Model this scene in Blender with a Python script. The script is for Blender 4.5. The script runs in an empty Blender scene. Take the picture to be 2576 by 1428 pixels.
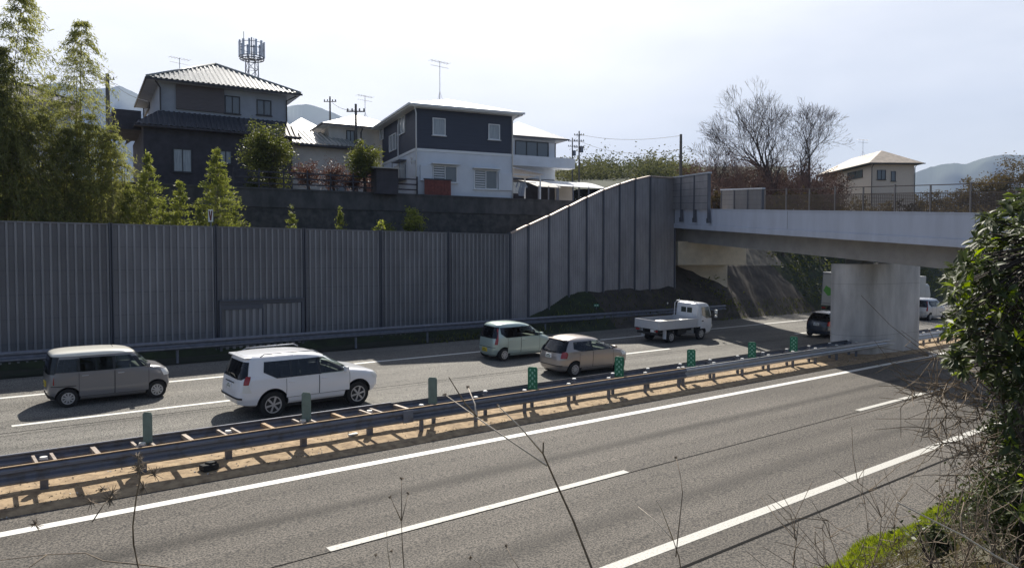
import bpy, bmesh, math, random
import numpy as np
from mathutils import Vector, Matrix
R = math.radians
random.seed(7); rng = np.random.default_rng(7)
C = bpy.context.scene.collection
sc = bpy.context.scene

# ---------------------------------------------------------------- camera, world, sun, exposure
CAM_H = 6.0; FPX = 1860.0; AZ = R(51.336); PITCH = R(1.971)
cd = bpy.data.cameras.new('camera'); cam = bpy.data.objects.new('camera', cd); C.objects.link(cam)
cd.sensor_width = 36.0; cd.lens = 36.0*FPX/2576.0; cd.clip_start = 0.05; cd.clip_end = 20000
cam.location = (0, 0, CAM_H); cam.rotation_euler = (R(90)-PITCH, 0, AZ-R(90))
sc.camera = cam
SUN_EL = R(46); SUN_AZ = R(54)          # azimuth measured from +x towards +y
w = bpy.data.worlds.new('World'); sc.world = w; w.use_nodes = True
nt = w.node_tree; nt.nodes.clear()
out = nt.nodes.new('ShaderNodeOutputWorld'); bg = nt.nodes.new('ShaderNodeBackground')
sky = nt.nodes.new('ShaderNodeTexSky'); sky.sky_type = 'NISHITA'; sky.sun_disc = False
sky.sun_elevation = SUN_EL; sky.sun_rotation = R(90)-SUN_AZ
sky.air_density = 1.0; sky.dust_density = 1.4; sky.ozone_density = 1.0
tc = nt.nodes.new('ShaderNodeTexCoord'); mp = nt.nodes.new('ShaderNodeMapping')
mp.inputs['Scale'].default_value = (1.0, 1.0, 3.2)
cn = nt.nodes.new('ShaderNodeTexNoise'); cn.inputs['Scale'].default_value = 1.7; cn.inputs['Detail'].default_value = 6; cn.inputs['Roughness'].default_value = .55
cr = nt.nodes.new('ShaderNodeValToRGB'); cr.color_ramp.elements[0].position = .30; cr.color_ramp.elements[1].position = .68
cr.color_ramp.elements[0].color = (.10, .10, .10, 1); cr.color_ramp.elements[1].color = (.72, .72, .72, 1)
# thin bright veil of cloud, thickest round the sun, none on the side of the sky away from it
dt = nt.nodes.new('ShaderNodeVectorMath'); dt.operation = 'DOT_PRODUCT'
dt.inputs[1].default_value = (math.cos(SUN_EL)*math.cos(SUN_AZ+R(10)), math.cos(SUN_EL)*math.sin(SUN_AZ+R(10)), math.sin(SUN_EL))
dm = nt.nodes.new('ShaderNodeMapRange'); dm.inputs['From Min'].default_value = .35; dm.inputs['From Max'].default_value = .80
mul = nt.nodes.new('ShaderNodeMath'); mul.operation = 'ADD'; mul.use_clamp = True
mul2 = nt.nodes.new('ShaderNodeMath'); mul2.operation = 'MULTIPLY'
mix = nt.nodes.new('ShaderNodeMixRGB'); mix.inputs['Color2'].default_value = (19.4, 19.2, 19.3, 1)
L = nt.links.new
L(tc.outputs['Generated'], mp.inputs['Vector']); L(mp.outputs[0], cn.inputs['Vector']); L(cn.outputs['Fac'], cr.inputs['Fac'])
L(tc.outputs['Generated'], dt.inputs[0]); L(dt.outputs['Value'], dm.inputs['Value'])
L(cr.outputs['Color'], mul2.inputs[0]); mul2.inputs[1].default_value = .62
L(mul2.outputs[0], mul.inputs[0])
pw = nt.nodes.new('ShaderNodeMath'); pw.operation = 'MULTIPLY'; pw.inputs[1].default_value = .55
L(dm.outputs[0], pw.inputs[0]); L(pw.outputs[0], mul.inputs[1])
side = nt.nodes.new('ShaderNodeMapRange'); side.inputs['From Min'].default_value = .05; side.inputs['From Max'].default_value = .60
L(dt.outputs['Value'], side.inputs['Value'])
m3 = nt.nodes.new('ShaderNodeMath'); m3.operation = 'MULTIPLY'
L(mul.outputs[0], m3.inputs[0]); L(side.outputs[0], m3.inputs[1])
# veil cut back overhead, out of view, to weaken sky fill in shadows
sz_ = nt.nodes.new('ShaderNodeSeparateXYZ'); L(tc.outputs['Generated'], sz_.inputs[0])
hi_ = nt.nodes.new('ShaderNodeMapRange'); hi_.inputs['From Min'].default_value = .46; hi_.inputs['From Max'].default_value = .70; hi_.inputs['To Min'].default_value = 1; hi_.inputs['To Max'].default_value = .12
L(sz_.outputs['Z'], hi_.inputs['Value']); m4 = nt.nodes.new('ShaderNodeMath'); m4.operation = 'MULTIPLY'; L(m3.outputs[0], m4.inputs[0]); L(hi_.outputs[0], m4.inputs[1])
L(m4.outputs[0], mix.inputs['Fac']); L(sky.outputs[0], mix.inputs['Color1']); L(mix.outputs[0], bg.inputs['Color'])
bg.inputs['Strength'].default_value = .05
L(bg.outputs[0], out.inputs[0])
ld = bpy.data.lights.new('sun', 'SUN'); sun = bpy.data.objects.new('sun', ld); C.objects.link(sun)
ld.energy = 5.0; ld.angle = R(.55); ld.color = (1.0, .94, .84)
sd = Vector((math.cos(SUN_EL)*math.cos(SUN_AZ), math.cos(SUN_EL)*math.sin(SUN_AZ), math.sin(SUN_EL)))
sun.rotation_euler = sd.to_track_quat('Z', 'Y').to_euler(); sun.location = sd*60
sc.view_settings.view_transform = 'Standard'; sc.view_settings.look = 'None'
sc.view_settings.exposure = 0.72; sc.view_settings.gamma = 1.0
sc.cycles.max_bounces = 6; sc.cycles.transparent_max_bounces = 6; sc.cycles.sample_clamp_indirect = 6.0

# ---------------------------------------------------------------- measuring: a sight line through a picture point, met with a real surface
Fv = np.array([math.cos(AZ), math.sin(AZ)]); Rv = np.array([math.sin(AZ), -math.cos(AZ)])
SL = .05                                   # the carriageway banks up away from the viewer
def ray(px, py):
    r = (px-1288)/FPX; u = -(py-714)/FPX; cp, sp = math.cos(PITCH), math.sin(PITCH)
    f = u*sp+cp; z = u*cp-sp
    v = Rv*r+Fv*f
    return np.array([v[0], v[1], z])
def G(px, py, dz=0.0):                     # on the banked road plane
    r = ray(px, py); t = (CAM_H-dz)/(SL*r[1]-r[2]); return Vector((r[0]*t, r[1]*t, CAM_H+r[2]*t))
def VY(px, py, Y):                         # on the upright plane y = Y
    r = ray(px, py); t = Y/r[1]; return Vector((r[0]*t, Y, CAM_H+r[2]*t))
def PD(px, py, D):                         # at distance D ahead
    r = ray(px, py); l = r[:2]@Fv*1.0; t = D/l; return Vector((r[0]*t, r[1]*t, CAM_H+r[2]*t))
def gz(y): return SL*y

# ---------------------------------------------------------------- objects
def tag(o, label=None, cat=None, group=None, kind=None):
    if label: o['label'] = label
    if cat: o['category'] = cat
    if group: o['group'] = group
    if kind: o['kind'] = kind
    return o
def thing(name, label, cat, loc=(0, 0, 0), rz=0.0, group=None, rx=0.0):
    o = bpy.data.objects.new(name, None); C.objects.link(o); o.empty_display_size = .3
    o.location = loc; o.rotation_euler = (rx, 0, rz)
    return tag(o, label, cat, group)
def copy_tree(o, parent=None):
    c = o.copy(); C.objects.link(c); c.parent = parent
    for ch in [x for x in o.children]: copy_tree(ch, c)
    return c
class MB:
    def __init__(s): s.v = []; s.f = []; s.m = []; s.cm = 0; s.T = Matrix.Identity(4)
    def add(s, vs, fs):
        b = len(s.v)
        s.v += [tuple(s.T @ Vector(p)) for p in vs]
        for f in fs: s.f.append([b+i for i in f]); s.m.append(s.cm)
        return s
    def box(s, c, d, rz=0.0, ry=0.0, rx=0.0):
        M = Matrix.Translation(c) @ Matrix.Rotation(rz, 4, 'Z') @ Matrix.Rotation(ry, 4, 'Y') @ Matrix.Rotation(rx, 4, 'X')
        x, y, z = d[0]/2, d[1]/2, d[2]/2
        vs = [M @ Vector(p) for p in ((-x,-y,-z),(x,-y,-z),(x,y,-z),(-x,y,-z),(-x,-y,z),(x,-y,z),(x,y,z),(-x,y,z))]
        return s.add(vs, [(0,3,2,1),(4,5,6,7),(0,1,5,4),(1,2,6,5),(2,3,7,6),(3,0,4,7)])
    def bb(s, x0, x1, y0, y1, z0, z1): return s.box(((x0+x1)/2, (y0+y1)/2, (z0+z1)/2), (x1-x0, y1-y0, z1-z0))
    def tube(s, pts, rad, n=6, cap=True):
        pts = [Vector(p) for p in pts]; vs = []; fs = []
        if not hasattr(rad, '__len__'): rad = [rad]*len(pts)
        for i, p in enumerate(pts):
            t = (pts[min(i+1, len(pts)-1)]-pts[max(i-1, 0)])
            t = t.normalized() if t.length > 1e-9 else Vector((0, 0, 1))
            a = t.cross(Vector((0, 0, 1)) if abs(t.z) < .9 else Vector((1, 0, 0))).normalized(); b = t.cross(a)
            for k in range(n):
                q = 2*math.pi*k/n; vs.append(p+(a*math.cos(q)+b*math.sin(q))*rad[i])
        for i in range(len(pts)-1):
            for k in range(n): fs.append((i*n+k, i*n+(k+1) % n, (i+1)*n+(k+1) % n, (i+1)*n+k))
        if cap: fs += [tuple(range(n))[::-1], tuple((len(pts)-1)*n+k for k in range(n))]
        return s.add(vs, fs)
    def cyl(s, p, r, h, n=16, r2=None): return s.tube([p, (p[0], p[1], p[2]+h)], [r, r if r2 is None else r2], n)
    def prism(s, poly, y0, y1):            # polygon in x,z pushed along y
        n = len(poly)
        vs = [(x, y0, z) for x, z in poly]+[(x, y1, z) for x, z in poly]
        return s.add(vs, [tuple(range(n)), tuple(range(2*n-1, n-1, -1))]+[(i, n+i, n+(i+1) % n, (i+1) % n) for i in range(n)])
    def prismx(s, poly, x0, x1):           # polygon in y,z pushed along x
        n = len(poly)
        vs = [(x0, y, z) for y, z in poly]+[(x1, y, z) for y, z in poly]
        return s.add(vs, [tuple(range(n)), tuple(range(2*n-1, n-1, -1))]+[(i, n+i, n+(i+1) % n, (i+1) % n) for i in range(n)])
    def prismz(s, poly, z0, z1):
        n = len(poly)
        vs = [(x, y, z0) for x, y in poly]+[(x, y, z1) for x, y in poly]
        return s.add(vs, [tuple(range(n)), tuple(range(2*n-1, n-1, -1))]+[(i, n+i, n+(i+1) % n, (i+1) % n) for i in range(n)])
    def build(s, name, mats, parent=None, smooth=False, bevel=0.0, fixn=True):
        me = bpy.data.meshes.new(name); me.from_pydata(s.v, [], s.f)
        if not isinstance(mats, (list, tuple)): mats = [mats]
        for m in mats: me.materials.append(m)
        me.polygons.foreach_set('material_index', s.m)
        if fixn:
            bm = bmesh.new(); bm.from_mesh(me); bmesh.ops.recalc_face_normals(bm, faces=bm.faces); bm.to_mesh(me); bm.free()
        if smooth: me.polygons.foreach_set('use_smooth', [True]*len(me.polygons))
        me.update()
        o = bpy.data.objects.new(name, me); C.objects.link(o); o.parent = parent
        if bevel:
            b = o.modifiers.new('bevel', 'BEVEL'); b.width = bevel; b.segments = 2; b.limit_method = 'ANGLE'; b.angle_limit = R(40)
        return o
def np_mesh(name, V, Fq, mat, parent=None, smooth=False):
    """many small quads at once"""
    me = bpy.data.meshes.new(name); nf = len(Fq); k = Fq.shape[1]
    me.vertices.add(len(V)); me.vertices.foreach_set('co', V.astype(np.float32).ravel())
    me.loops.add(nf*k); me.loops.foreach_set('vertex_index', Fq.astype(np.int32).ravel())
    me.polygons.add(nf); me.polygons.foreach_set('loop_start', np.arange(0, nf*k, k, dtype=np.int32)); me.polygons.foreach_set('loop_total', np.full(nf, k, dtype=np.int32))
    if smooth: me.polygons.foreach_set('use_smooth', np.ones(nf, dtype=bool))
    me.materials.append(mat); me.update(calc_edges=True); me.validate()
    o = bpy.data.objects.new(name, me); C.objects.link(o); o.parent = parent
    return o

# ---------------------------------------------------------------- materials
def mat(name, col, rough=.6, metal=0.0, noise=0.0, nscale=6.0, col2=None, bump=0.0, bscale=None, coat=0.0, spec=.5, detail=5, stretch=(1, 1, 1), lo=.35, hi=.65, objrand=0.0):
    m = bpy.data.materials.new(name); m.use_nodes = True; t = m.node_tree; b = t.nodes['Principled BSDF']
    b.inputs['Base Color'].default_value = (*col, 1); b.inputs['Roughness'].default_value = rough; b.inputs['Metallic'].default_value = metal
    b.inputs['Coat Weight'].default_value = coat; b.inputs['Specular IOR Level'].default_value = spec
    if noise or col2 or bump:
        c = t.nodes.new('ShaderNodeTexCoord'); mp = t.nodes.new('ShaderNodeMapping'); mp.inputs['Scale'].default_value = stretch
        t.links.new(c.outputs['Object'], mp.inputs['Vector'])
        n = t.nodes.new('ShaderNodeTexNoise'); n.inputs['Scale'].default_value = nscale; n.inputs['Detail'].default_value = detail; n.inputs['Roughness'].default_value = .6
        t.links.new(mp.outputs[0], n.inputs['Vector'])
        if noise or col2:
            r = t.nodes.new('ShaderNodeValToRGB'); r.color_ramp.elements[0].position = lo; r.color_ramp.elements[1].position = hi
            c2 = col2 if col2 else tuple(x*(1-noise) for x in col)
            c1 = col if col2 else tuple(min(1, x*(1+noise)) for x in col)
            r.color_ramp.elements[0].color = (*c2, 1); r.color_ramp.elements[1].color = (*c1, 1)
            t.links.new(n.outputs['Fac'], r.inputs['Fac']); t.links.new(r.outputs['Color'], b.inputs['Base Color'])
            if objrand:
                oi = t.nodes.new('ShaderNodeObjectInfo'); mr = t.nodes.new('ShaderNodeMapRange'); mr.inputs['To Min'].default_value = 1-objrand; mr.inputs['To Max'].default_value = 1+objrand
                vm = t.nodes.new('ShaderNodeVectorMath'); vm.operation = 'SCALE'; t.links.new(oi.outputs['Random'], mr.inputs['Value']); t.links.new(r.outputs['Color'], vm.inputs[0]); t.links.new(mr.outputs[0], vm.inputs['Scale']); t.links.new(vm.outputs[0], b.inputs['Base Color'])
        if bump:
            n2 = n
            if bscale:
                n2 = t.nodes.new('ShaderNodeTexNoise'); n2.inputs['Scale'].default_value = bscale; n2.inputs['Detail'].default_value = 4
                t.links.new(mp.outputs[0], n2.inputs['Vector'])
            bp = t.nodes.new('ShaderNodeBump'); bp.inputs['Strength'].default_value = bump; bp.inputs['Distance'].default_value = .02
            t.links.new(n2.outputs['Fac'], bp.inputs['Height']); t.links.new(bp.outputs[0], b.inputs['Normal'])
    return m
def leafmat(name, c1, c2, trans=.35, nscale=1.2, rough=.5, spec=.35):
    m = bpy.data.materials.new(name); m.use_nodes = True; t = m.node_tree; b = t.nodes['Principled BSDF']; o = t.nodes['Material Output']
    c = t.nodes.new('ShaderNodeTexCoord'); n = t.nodes.new('ShaderNodeTexNoise'); n.inputs['Scale'].default_value = nscale; n.inputs['Detail'].default_value = 8; n.inputs['Roughness'].default_value = .75
    t.links.new(c.outputs['Object'], n.inputs['Vector'])
    r = t.nodes.new('ShaderNodeValToRGB'); r.color_ramp.elements[0].position = .36; r.color_ramp.elements[1].position = .64
    r.color_ramp.elements[0].color = (*c1, 1); r.color_ramp.elements[1].color = (*c2, 1)
    t.links.new(n.outputs['Fac'], r.inputs['Fac']); t.links.new(r.outputs['Color'], b.inputs['Base Color'])
    b.inputs['Roughness'].default_value = rough; b.inputs['Specular IOR Level'].default_value = spec
    tr = t.nodes.new('ShaderNodeBsdfTranslucent'); hs = t.nodes.new('ShaderNodeHueSaturation'); hs.inputs['Value'].default_value = 1.5; hs.inputs['Saturation'].default_value = 1.15
    t.links.new(r.outputs['Color'], hs.inputs['Color']); t.links.new(hs.outputs[0], tr.inputs['Color'])
    mx = t.nodes.new('ShaderNodeMixShader'); mx.inputs[0].default_value = trans
    t.links.new(b.outputs[0], mx.inputs[1]); t.links.new(tr.outputs[0], mx.inputs[2]); t.links.new(mx.outputs[0], o.inputs['Surface'])
    return m
M = {}
def asphalt(name, base, warm, tracks):
    """grey chippings: fine two-tone grain, broad stains, and darker wheel and drip bands along x at the given (y, width, strength)"""
    m = bpy.data.materials.new(name); m.use_nodes = True; t = m.node_tree; b = t.nodes['Principled BSDF']; lk = t.links.new
    c = t.nodes.new('ShaderNodeTexCoord')
    g = t.nodes.new('ShaderNodeTexNoise'); g.inputs['Scale'].default_value = 26; g.inputs['Detail'].default_value = 3; g.inputs['Roughness'].default_value = .75
    lk(c.outputs['Object'], g.inputs['Vector'])
    r = t.nodes.new('ShaderNodeValToRGB'); r.color_ramp.elements[0].position = .41; r.color_ramp.elements[1].position = .59
    r.color_ramp.elements[0].color = (base*.36, base*.35, base*.34, 1); r.color_ramp.elements[1].color = (base*1.75*warm[0], base*1.75*warm[1], base*1.75*warm[2], 1)
    lk(g.outputs['Fac'], r.inputs['Fac'])
    mp = t.nodes.new('ShaderNodeMapping'); mp.inputs['Scale'].default_value = (.16, 1.0, 1.0); lk(c.outputs['Object'], mp.inputs['Vector'])
    s = t.nodes.new('ShaderNodeTexNoise'); s.inputs['Scale'].default_value = .9; s.inputs['Detail'].default_value = 7; lk(mp.outputs[0], s.inputs['Vector'])
    sr = t.nodes.new('ShaderNodeMapRange'); sr.inputs['From Min'].default_value = .3; sr.inputs['From Max'].default_value = .7; sr.inputs['To Min'].default_value = .74; sr.inputs['To Max'].default_value = 1.16
    lk(s.outputs['Fac'], sr.inputs['Value'])
    sx = t.nodes.new('ShaderNodeSeparateXYZ'); lk(c.outputs['Object'], sx.inputs[0])
    wob = t.nodes.new('ShaderNodeMath'); wob.operation = 'MULTIPLY_ADD'; lk(s.outputs['Fac'], wob.inputs[0]); wob.inputs[1].default_value = .55; lk(sx.outputs['Y'], wob.inputs[2])
    cur = sr.outputs[0]
    for (yy, wd, st) in tracks:
        a = t.nodes.new('ShaderNodeMath'); a.operation = 'SUBTRACT'; lk(wob.outputs[0], a.inputs[0]); a.inputs[1].default_value = yy+.275
        ab = t.nodes.new('ShaderNodeMath'); ab.operation = 'ABSOLUTE'; lk(a.outputs[0], ab.inputs[0])
        mr = t.nodes.new('ShaderNodeMapRange'); mr.interpolation_type = 'SMOOTHSTEP'; mr.inputs['From Min'].default_value = 0; mr.inputs['From Max'].default_value = wd; mr.inputs['To Min'].default_value = 1-st; mr.inputs['To Max'].default_value = 1
        lk(ab.outputs[0], mr.inputs['Value'])
        q = t.nodes.new('ShaderNodeMath'); q.operation = 'MULTIPLY'; lk(cur, q.inputs[0]); lk(mr.outputs[0], q.inputs[1]); cur = q.outputs[0]
    vm = t.nodes.new('ShaderNodeVectorMath'); vm.operation = 'SCALE'; lk(r.outputs['Color'], vm.inputs[0]); lk(cur, vm.inputs['Scale'])
    lk(vm.outputs[0], b.inputs['Base Color']); b.inputs['Roughness'].default_value = .80; b.inputs['Specular IOR Level'].default_value = .25
    bp = t.nodes.new('ShaderNodeBump'); bp.inputs['Strength'].default_value = .55; bp.inputs['Distance'].default_value = .008
    lk(g.outputs['Fac'], bp.inputs['Height']); lk(bp.outputs[0], b.inputs['Normal'])
    return m
M['asph_near'] = asphalt('asphalt_near', .090, (1.12, 1.0, .86), [(14.45, .42, .50), (15.9, .3, .10), (13.4, .35, .12), (11.8, .4, .14), (10.6, .5, .36), (9.6, .2, .12)])
M['asph_far'] = asphalt('asphalt_far', .142, (1.06, 1.0, .88), [(24.05, .16, .35), (22.6, .5, .12), (27.8, .6, .10), (25.7, .5, .10)])
M['white_line'] = mat('road_paint', (.70, .69, .65), .6, col2=(.42, .41, .38), nscale=16, bump=.2, lo=.24, hi=.46)
M['worn_line'] = mat('worn_road_paint', (.52, .51, .47), .7, col2=(.28, .27, .25), nscale=26, lo=.30, hi=.52)
M['tar'] = mat('tar_seam', (.012, .012, .012), .95, spec=.1)
M['soil'] = mat('median_soil', (.40, .295, .18), .95, col2=(.20, .14, .085), nscale=4.5, detail=10, bump=.6, bscale=22, lo=.32, hi=.60)
M['verge'] = mat('verge_soil', (.035, .034, .022), .95, col2=(.018, .022, .012), nscale=2.5, bump=.5, bscale=14)
M['grassland'] = mat('rough_grass', (.032, .045, .016), .95, col2=(.018, .022, .012), nscale=1.3, bump=.6, bscale=9)
M['slope'] = mat('slope_earth', (.075, .062, .05), .95, col2=(.035, .030, .026), nscale=1.2, bump=.6, bscale=10)
M['plateau'] = mat('yard_earth', (.20, .17, .13), .95, noise=.3, nscale=1.5, bump=.4, bscale=8)
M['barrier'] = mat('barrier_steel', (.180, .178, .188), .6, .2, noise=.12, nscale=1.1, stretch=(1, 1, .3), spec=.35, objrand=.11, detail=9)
M['barrier_rib_lit'] = mat('barrier_rib_lit_steel', (.265, .263, .272), .6, .2, noise=.12, nscale=1.1, stretch=(1, 1, .3), spec=.35, objrand=.07)  # paler barrier steel: light caught on the raised ribs is in the colour
M['barrier_dark'] = mat('barrier_post', (.105, .11, .13), .6, .2)
M['barrier_warm'] = mat('barrier_panel', (.30, .285, .29), .6, .15, noise=.16, nscale=1.2, objrand=.07, stretch=(1, 1, .4))
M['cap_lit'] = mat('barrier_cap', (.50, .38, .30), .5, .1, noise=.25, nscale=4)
M['galv'] = mat('galvanised_steel', (.17, .185, .225), .5, .45, noise=.15, nscale=5)
M['galv_new'] = mat('bright_galvanised_steel', (.46, .48, .52), .35, .7, noise=.1, nscale=5)
M['galv_rust'] = mat('stained_galvanised_steel', (.19, .20, .24), .6, .35, col2=(.13, .11, .10), nscale=4, lo=.25, hi=.5)
M['rust'] = mat('rusty_edge', (.28, .17, .09), .75, .1, col2=(.42, .31, .19), nscale=7)
M['cap_white'] = mat('post_cap', (.80, .79, .75), .45, .1)
M['green_plain'] = mat('grey_green_board', (.16, .22, .19), .5, noise=.1)
M['green_board'] = mat('green_board', (.012, .16, .085), .45, noise=.15, nscale=12)
M['green_light'] = mat('pale_green_marks', (.25, .52, .40), .5)
M['conc'] = mat('concrete', (.42, .42, .41), .85, noise=.2, nscale=.9, bump=.15, bscale=12, stretch=(1, 1, .5))
M['conc_white'] = mat('painted_concrete', (.50, .53, .61), .8, noise=.07, nscale=.8, bump=.05, bscale=10, stretch=(1.6, 1.6, .3), detail=9)
M['conc_dark'] = mat('aged_concrete', (.11, .105, .105), .9, col2=(.055, .055, .055), nscale=1.6, bump=.3, bscale=9, stretch=(1, 1, .6))
M['conc_beige'] = mat('beige_concrete', (.52, .46, .36), .85, noise=.12, nscale=1.2)
M['stone'] = mat('stone_wall', (.10, .095, .09), .95, col2=(.045, .045, .045), nscale=2.4, bump=.7, bscale=5)
M['black'] = mat('black_rubber', (.018, .018, .018), .85)
M['blackgloss'] = mat('black_gloss', (.01, .01, .012), .25)
M['dark'] = mat('dark_plastic', (.03, .03, .032), .7)
M['glass'] = mat('tinted_glass', (.008, .010, .012), .10, spec=.45)
def autoglass(name, tint, refl=.10):
    m = bpy.data.materials.new(name); m.use_nodes = True; t = m.node_tree; t.nodes.clear(); o = t.nodes.new('ShaderNodeOutputMaterial')
    a = t.nodes.new('ShaderNodeBsdfTransparent'); a.inputs['Color'].default_value = (*tint, 1); g = t.nodes.new('ShaderNodeBsdfGlossy'); g.inputs['Roughness'].default_value = .03; g.inputs['Color'].default_value = (.9, .93, 1, 1)
    f = t.nodes.new('ShaderNodeFresnel'); f.inputs['IOR'].default_value = 1.5; x = t.nodes.new('ShaderNodeMixShader')
    t.links.new(f.outputs[0], x.inputs[0]); t.links.new(a.outputs[0], x.inputs[1]); t.links.new(g.outputs[0], x.inputs[2]); t.links.new(x.outputs[0], o.inputs['Surface']); return m
M['see'] = autoglass('car_glass', (.72, .80, .74)); M['privacy'] = autoglass('privacy_glass', (.16, .17, .18))
M['interior'] = mat('car_interior', (.045, .045, .048), .8); M['seat'] = mat('seat_cloth', (.07, .068, .066), .9)
M['glass_clear'] = mat('clear_glass', (.05, .06, .05), .05, spec=.8, coat=.5)
M['lamp_red'] = mat('red_lamp', (.30, .012, .012), .2, coat=.6)
M['lamp_white'] = mat('clear_lamp', (.75, .75, .72), .12, coat=.7)
M['chrome'] = mat('chrome', (.7, .7, .7), .12, 1.0)
M['rim'] = mat('wheel_rim', (.46, .46, .47), .4, .4)
M['crossbar'] = mat('crossbar_steel', (.30, .25, .21), .6, .2, noise=.3, nscale=5)
M['plate_w'] = mat('white_number_plate', (.72, .73, .74), .4)
M['plate_y'] = mat('yellow_number_plate', (.66, .50, .05), .4)
M['plate_ink'] = mat('plate_ink', (.03, .09, .05), .5)
M['twig'] = mat('dry_stem', (.20, .155, .11), .85, noise=.3, nscale=20)
M['twig_pale'] = mat('pale_dry_stem', (.60, .52, .42), .8)
M['bark'] = mat('bark', (.060, .046, .040), .9, noise=.35, nscale=5, bump=.5, bscale=12)
M['bark_red'] = mat('reddish_twigs', (.15, .085, .070), .9, noise=.3, nscale=3)
M['culm'] = mat('bamboo_culm', (.16, .13, .05), .6, noise=.3, nscale=3)
# ================================================================ THE SETTING
def sheet(name, x0, x1, y0, y1, dz, m, nx=1):
    b = MB(); vs = []; fs = []
    for i in range(nx+1):
        x = x0+(x1-x0)*i/nx
        vs += [(x, y0, gz(y0)+dz), (x, y1, gz(y1)+dz)]
    for i in range(nx): fs.append((2*i, 2*i+2, 2*i+3, 2*i+1))
    b.add(vs, fs); return b.build(name, m, fixn=False)
# base ground to the horizon
b = MB(); S = 9000
b.add([(-S, -S, -1.0), (S, -S, -1.0), (S, S, -1.0), (-S, S, -1.0)], [(0, 1, 2, 3)])
tag(b.build('ground', M['grassland'], fixn=False), kind='structure')
RX0, RX1 = -70, 420
tag(sheet('verge', RX0, RX1, 30.6, 34.4, -.02, M['verge']), kind='structure')
tag(sheet('near_carriageway', RX0, RX1, 5.9, 18.4, 0, M['asph_near']), kind='structure')
tag(sheet('far_carriageway', RX0, RX1, 18.4, 32.4, 0, M['asph_far']), kind='structure')
# raised strip of bare soil on the central reservation
b = MB(); NX = 260; ys = [17.50, 17.56, 17.75, 18.5, 19.2, 19.5, 19.6]; hs = [0, .05, .07, .09, .07, .05, 0]
vs = []; fs = []
for i in range(NX+1):
    x = RX0+(240-RX0)*i/NX
    for k, y in enumerate(ys):
        j = .04*math.sin(x*1.7)+.03*math.sin(x*4.3+1) if k < 2 else 0
        vs.append((x, y+j, gz(y)+.004+hs[k]+(.012*math.sin(x*3+k) if 1 < k < 5 else 0)))
n = len(ys)
for i in range(NX):
    for k in range(n-1): fs.append((i*n+k, (i+1)*n+k, (i+1)*n+k+1, i*n+k+1))
b.add(vs, fs); tag(b.build('median_strip', M['soil'], fixn=False, smooth=True), kind='structure')
# painted lines: each run of a line is one marking
def line(name, y, w, runs, m):
    b = MB()
    for x0, x1 in runs:
        nseg = max(1, int((x1-x0)/6)); 
        for i in range(nseg):
            a = x0+(x1-x0)*i/nseg; c = x0+(x1-x0)*(i+1)/nseg
            b.add([(a, y-w/2, gz(y-w/2)+.006), (c, y-w/2, gz(y-w/2)+.006), (c, y+w/2, gz(y+w/2)+.006), (a, y+w/2, gz(y+w/2)+.006)], [(0, 1, 2, 3)])
    return tag(b.build(name, m, fixn=False), kind='structure')
k = CAM_H/5.95
line('edge_line', 16.52*k, .26, [(RX0, RX1)], M['white_line'])
line('edge_line', 9.03*k, .25, [(RX0, RX1)], M['worn_line'])
line('edge_line', 28.86*k, .20, [(RX0, RX1)], M['white_line'])
x1 = G(827.3, 1382.5).x; x2 = G(1574.8, 1184.5).x
line('lane_line', 12.54*k, .20, [(x1+i*20.0, x2+i*20.0) for i in range(-3, 14)], M['worn_line'])
xd = G(30, 1073).x
line('lane_line', 24.9*k, .18, [(xd+i*20.5, xd+i*20.5+8.3) for i in range(-3, 14)], M['white_line'])
line('road_joint', 8.30*k, .07, [(RX0, RX1)], M['tar'])
line('road_joint', 12.42*k, .03, [(RX0, RX1)], M['tar'])
line('road_joint', 24.15*k, .03, [(RX0, RX1)], M['tar'])
line('road_joint', 20.3*k, .03, [(RX0, RX1)], M['tar'])
# drainage channel strip beside the far shoulder
# terrain on the far side: verge, slope up to the overbridge, fill behind the barrier, house plateau
PLAT = 9.8
def yr(x): return max(36.2, 39.05-.2*(x-24)) if x > -20 else 47.85
def terr(x, y):
    base = gz(34.4)+.0
    sl = 1.55+.9*(y-31.9)
    lo = gz(min(y, 34.4))-.02
    t = min(1, max(0, (x-27)/7.0)); t = t*t*(3-2*t)
    if y < 34.5:
        zs = max(lo, sl)
        return lo+(zs-lo)*t
    wall = yr(x)
    if y >= wall:
        zb = PLAT
    else:
        zb = 2.2+(y-34.5)/(wall-34.5)*5.5
    zs = min(sl, PLAT-.6 if x > 44 else PLAT)
    if x > 44 and y > 40: zs = PLAT-.6+min(1.0, (y-40)*.02)
    return zb+(zs-zb)*t if y < wall else (PLAT if x < 38 else PLAT+(zs-PLAT)*min(1, (x-38)/8))
xs = [RX0+i*3.0 for i in range(0, 30)]+[20+i*1.0 for i in range(0, 40)]+[60+i*6.0 for i in range(0, 61)]
front = [31.6, 31.9, 32.4, 33, 33.7, 34.2, 34.6]
offs = [.02, .5, 1, 1.5, 2, 2.5, 3, 3.5, 4, 4.5, 5, 6, 7, 9, 12, 16, 22, 30, 45, 80, 130, 280]
b = MB(); vs = []; fs = []
rows = len(front)+4+len(offs)
for x in xs:
    w_ = yr(x); col = front+[34.6+(w_-.03-34.6)*q for q in (.3, .6, .85, 1.0)]+[w_+q for q in offs]
    for k_, y in enumerate(col):
        jit = .10*math.sin(x*1.3+y*2.1)+.07*math.sin(x*3.1-y*1.7)
        vs.append((x, y, terr(x, y)+(jit if y > 33 and y < w_-.5 else 0)))
b.add(vs, [(i*rows+q, (i+1)*rows+q, (i+1)*rows+q+1, i*rows+q+1) for i in range(len(xs)-1) for q in range(rows-1)])
b.m = []
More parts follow.
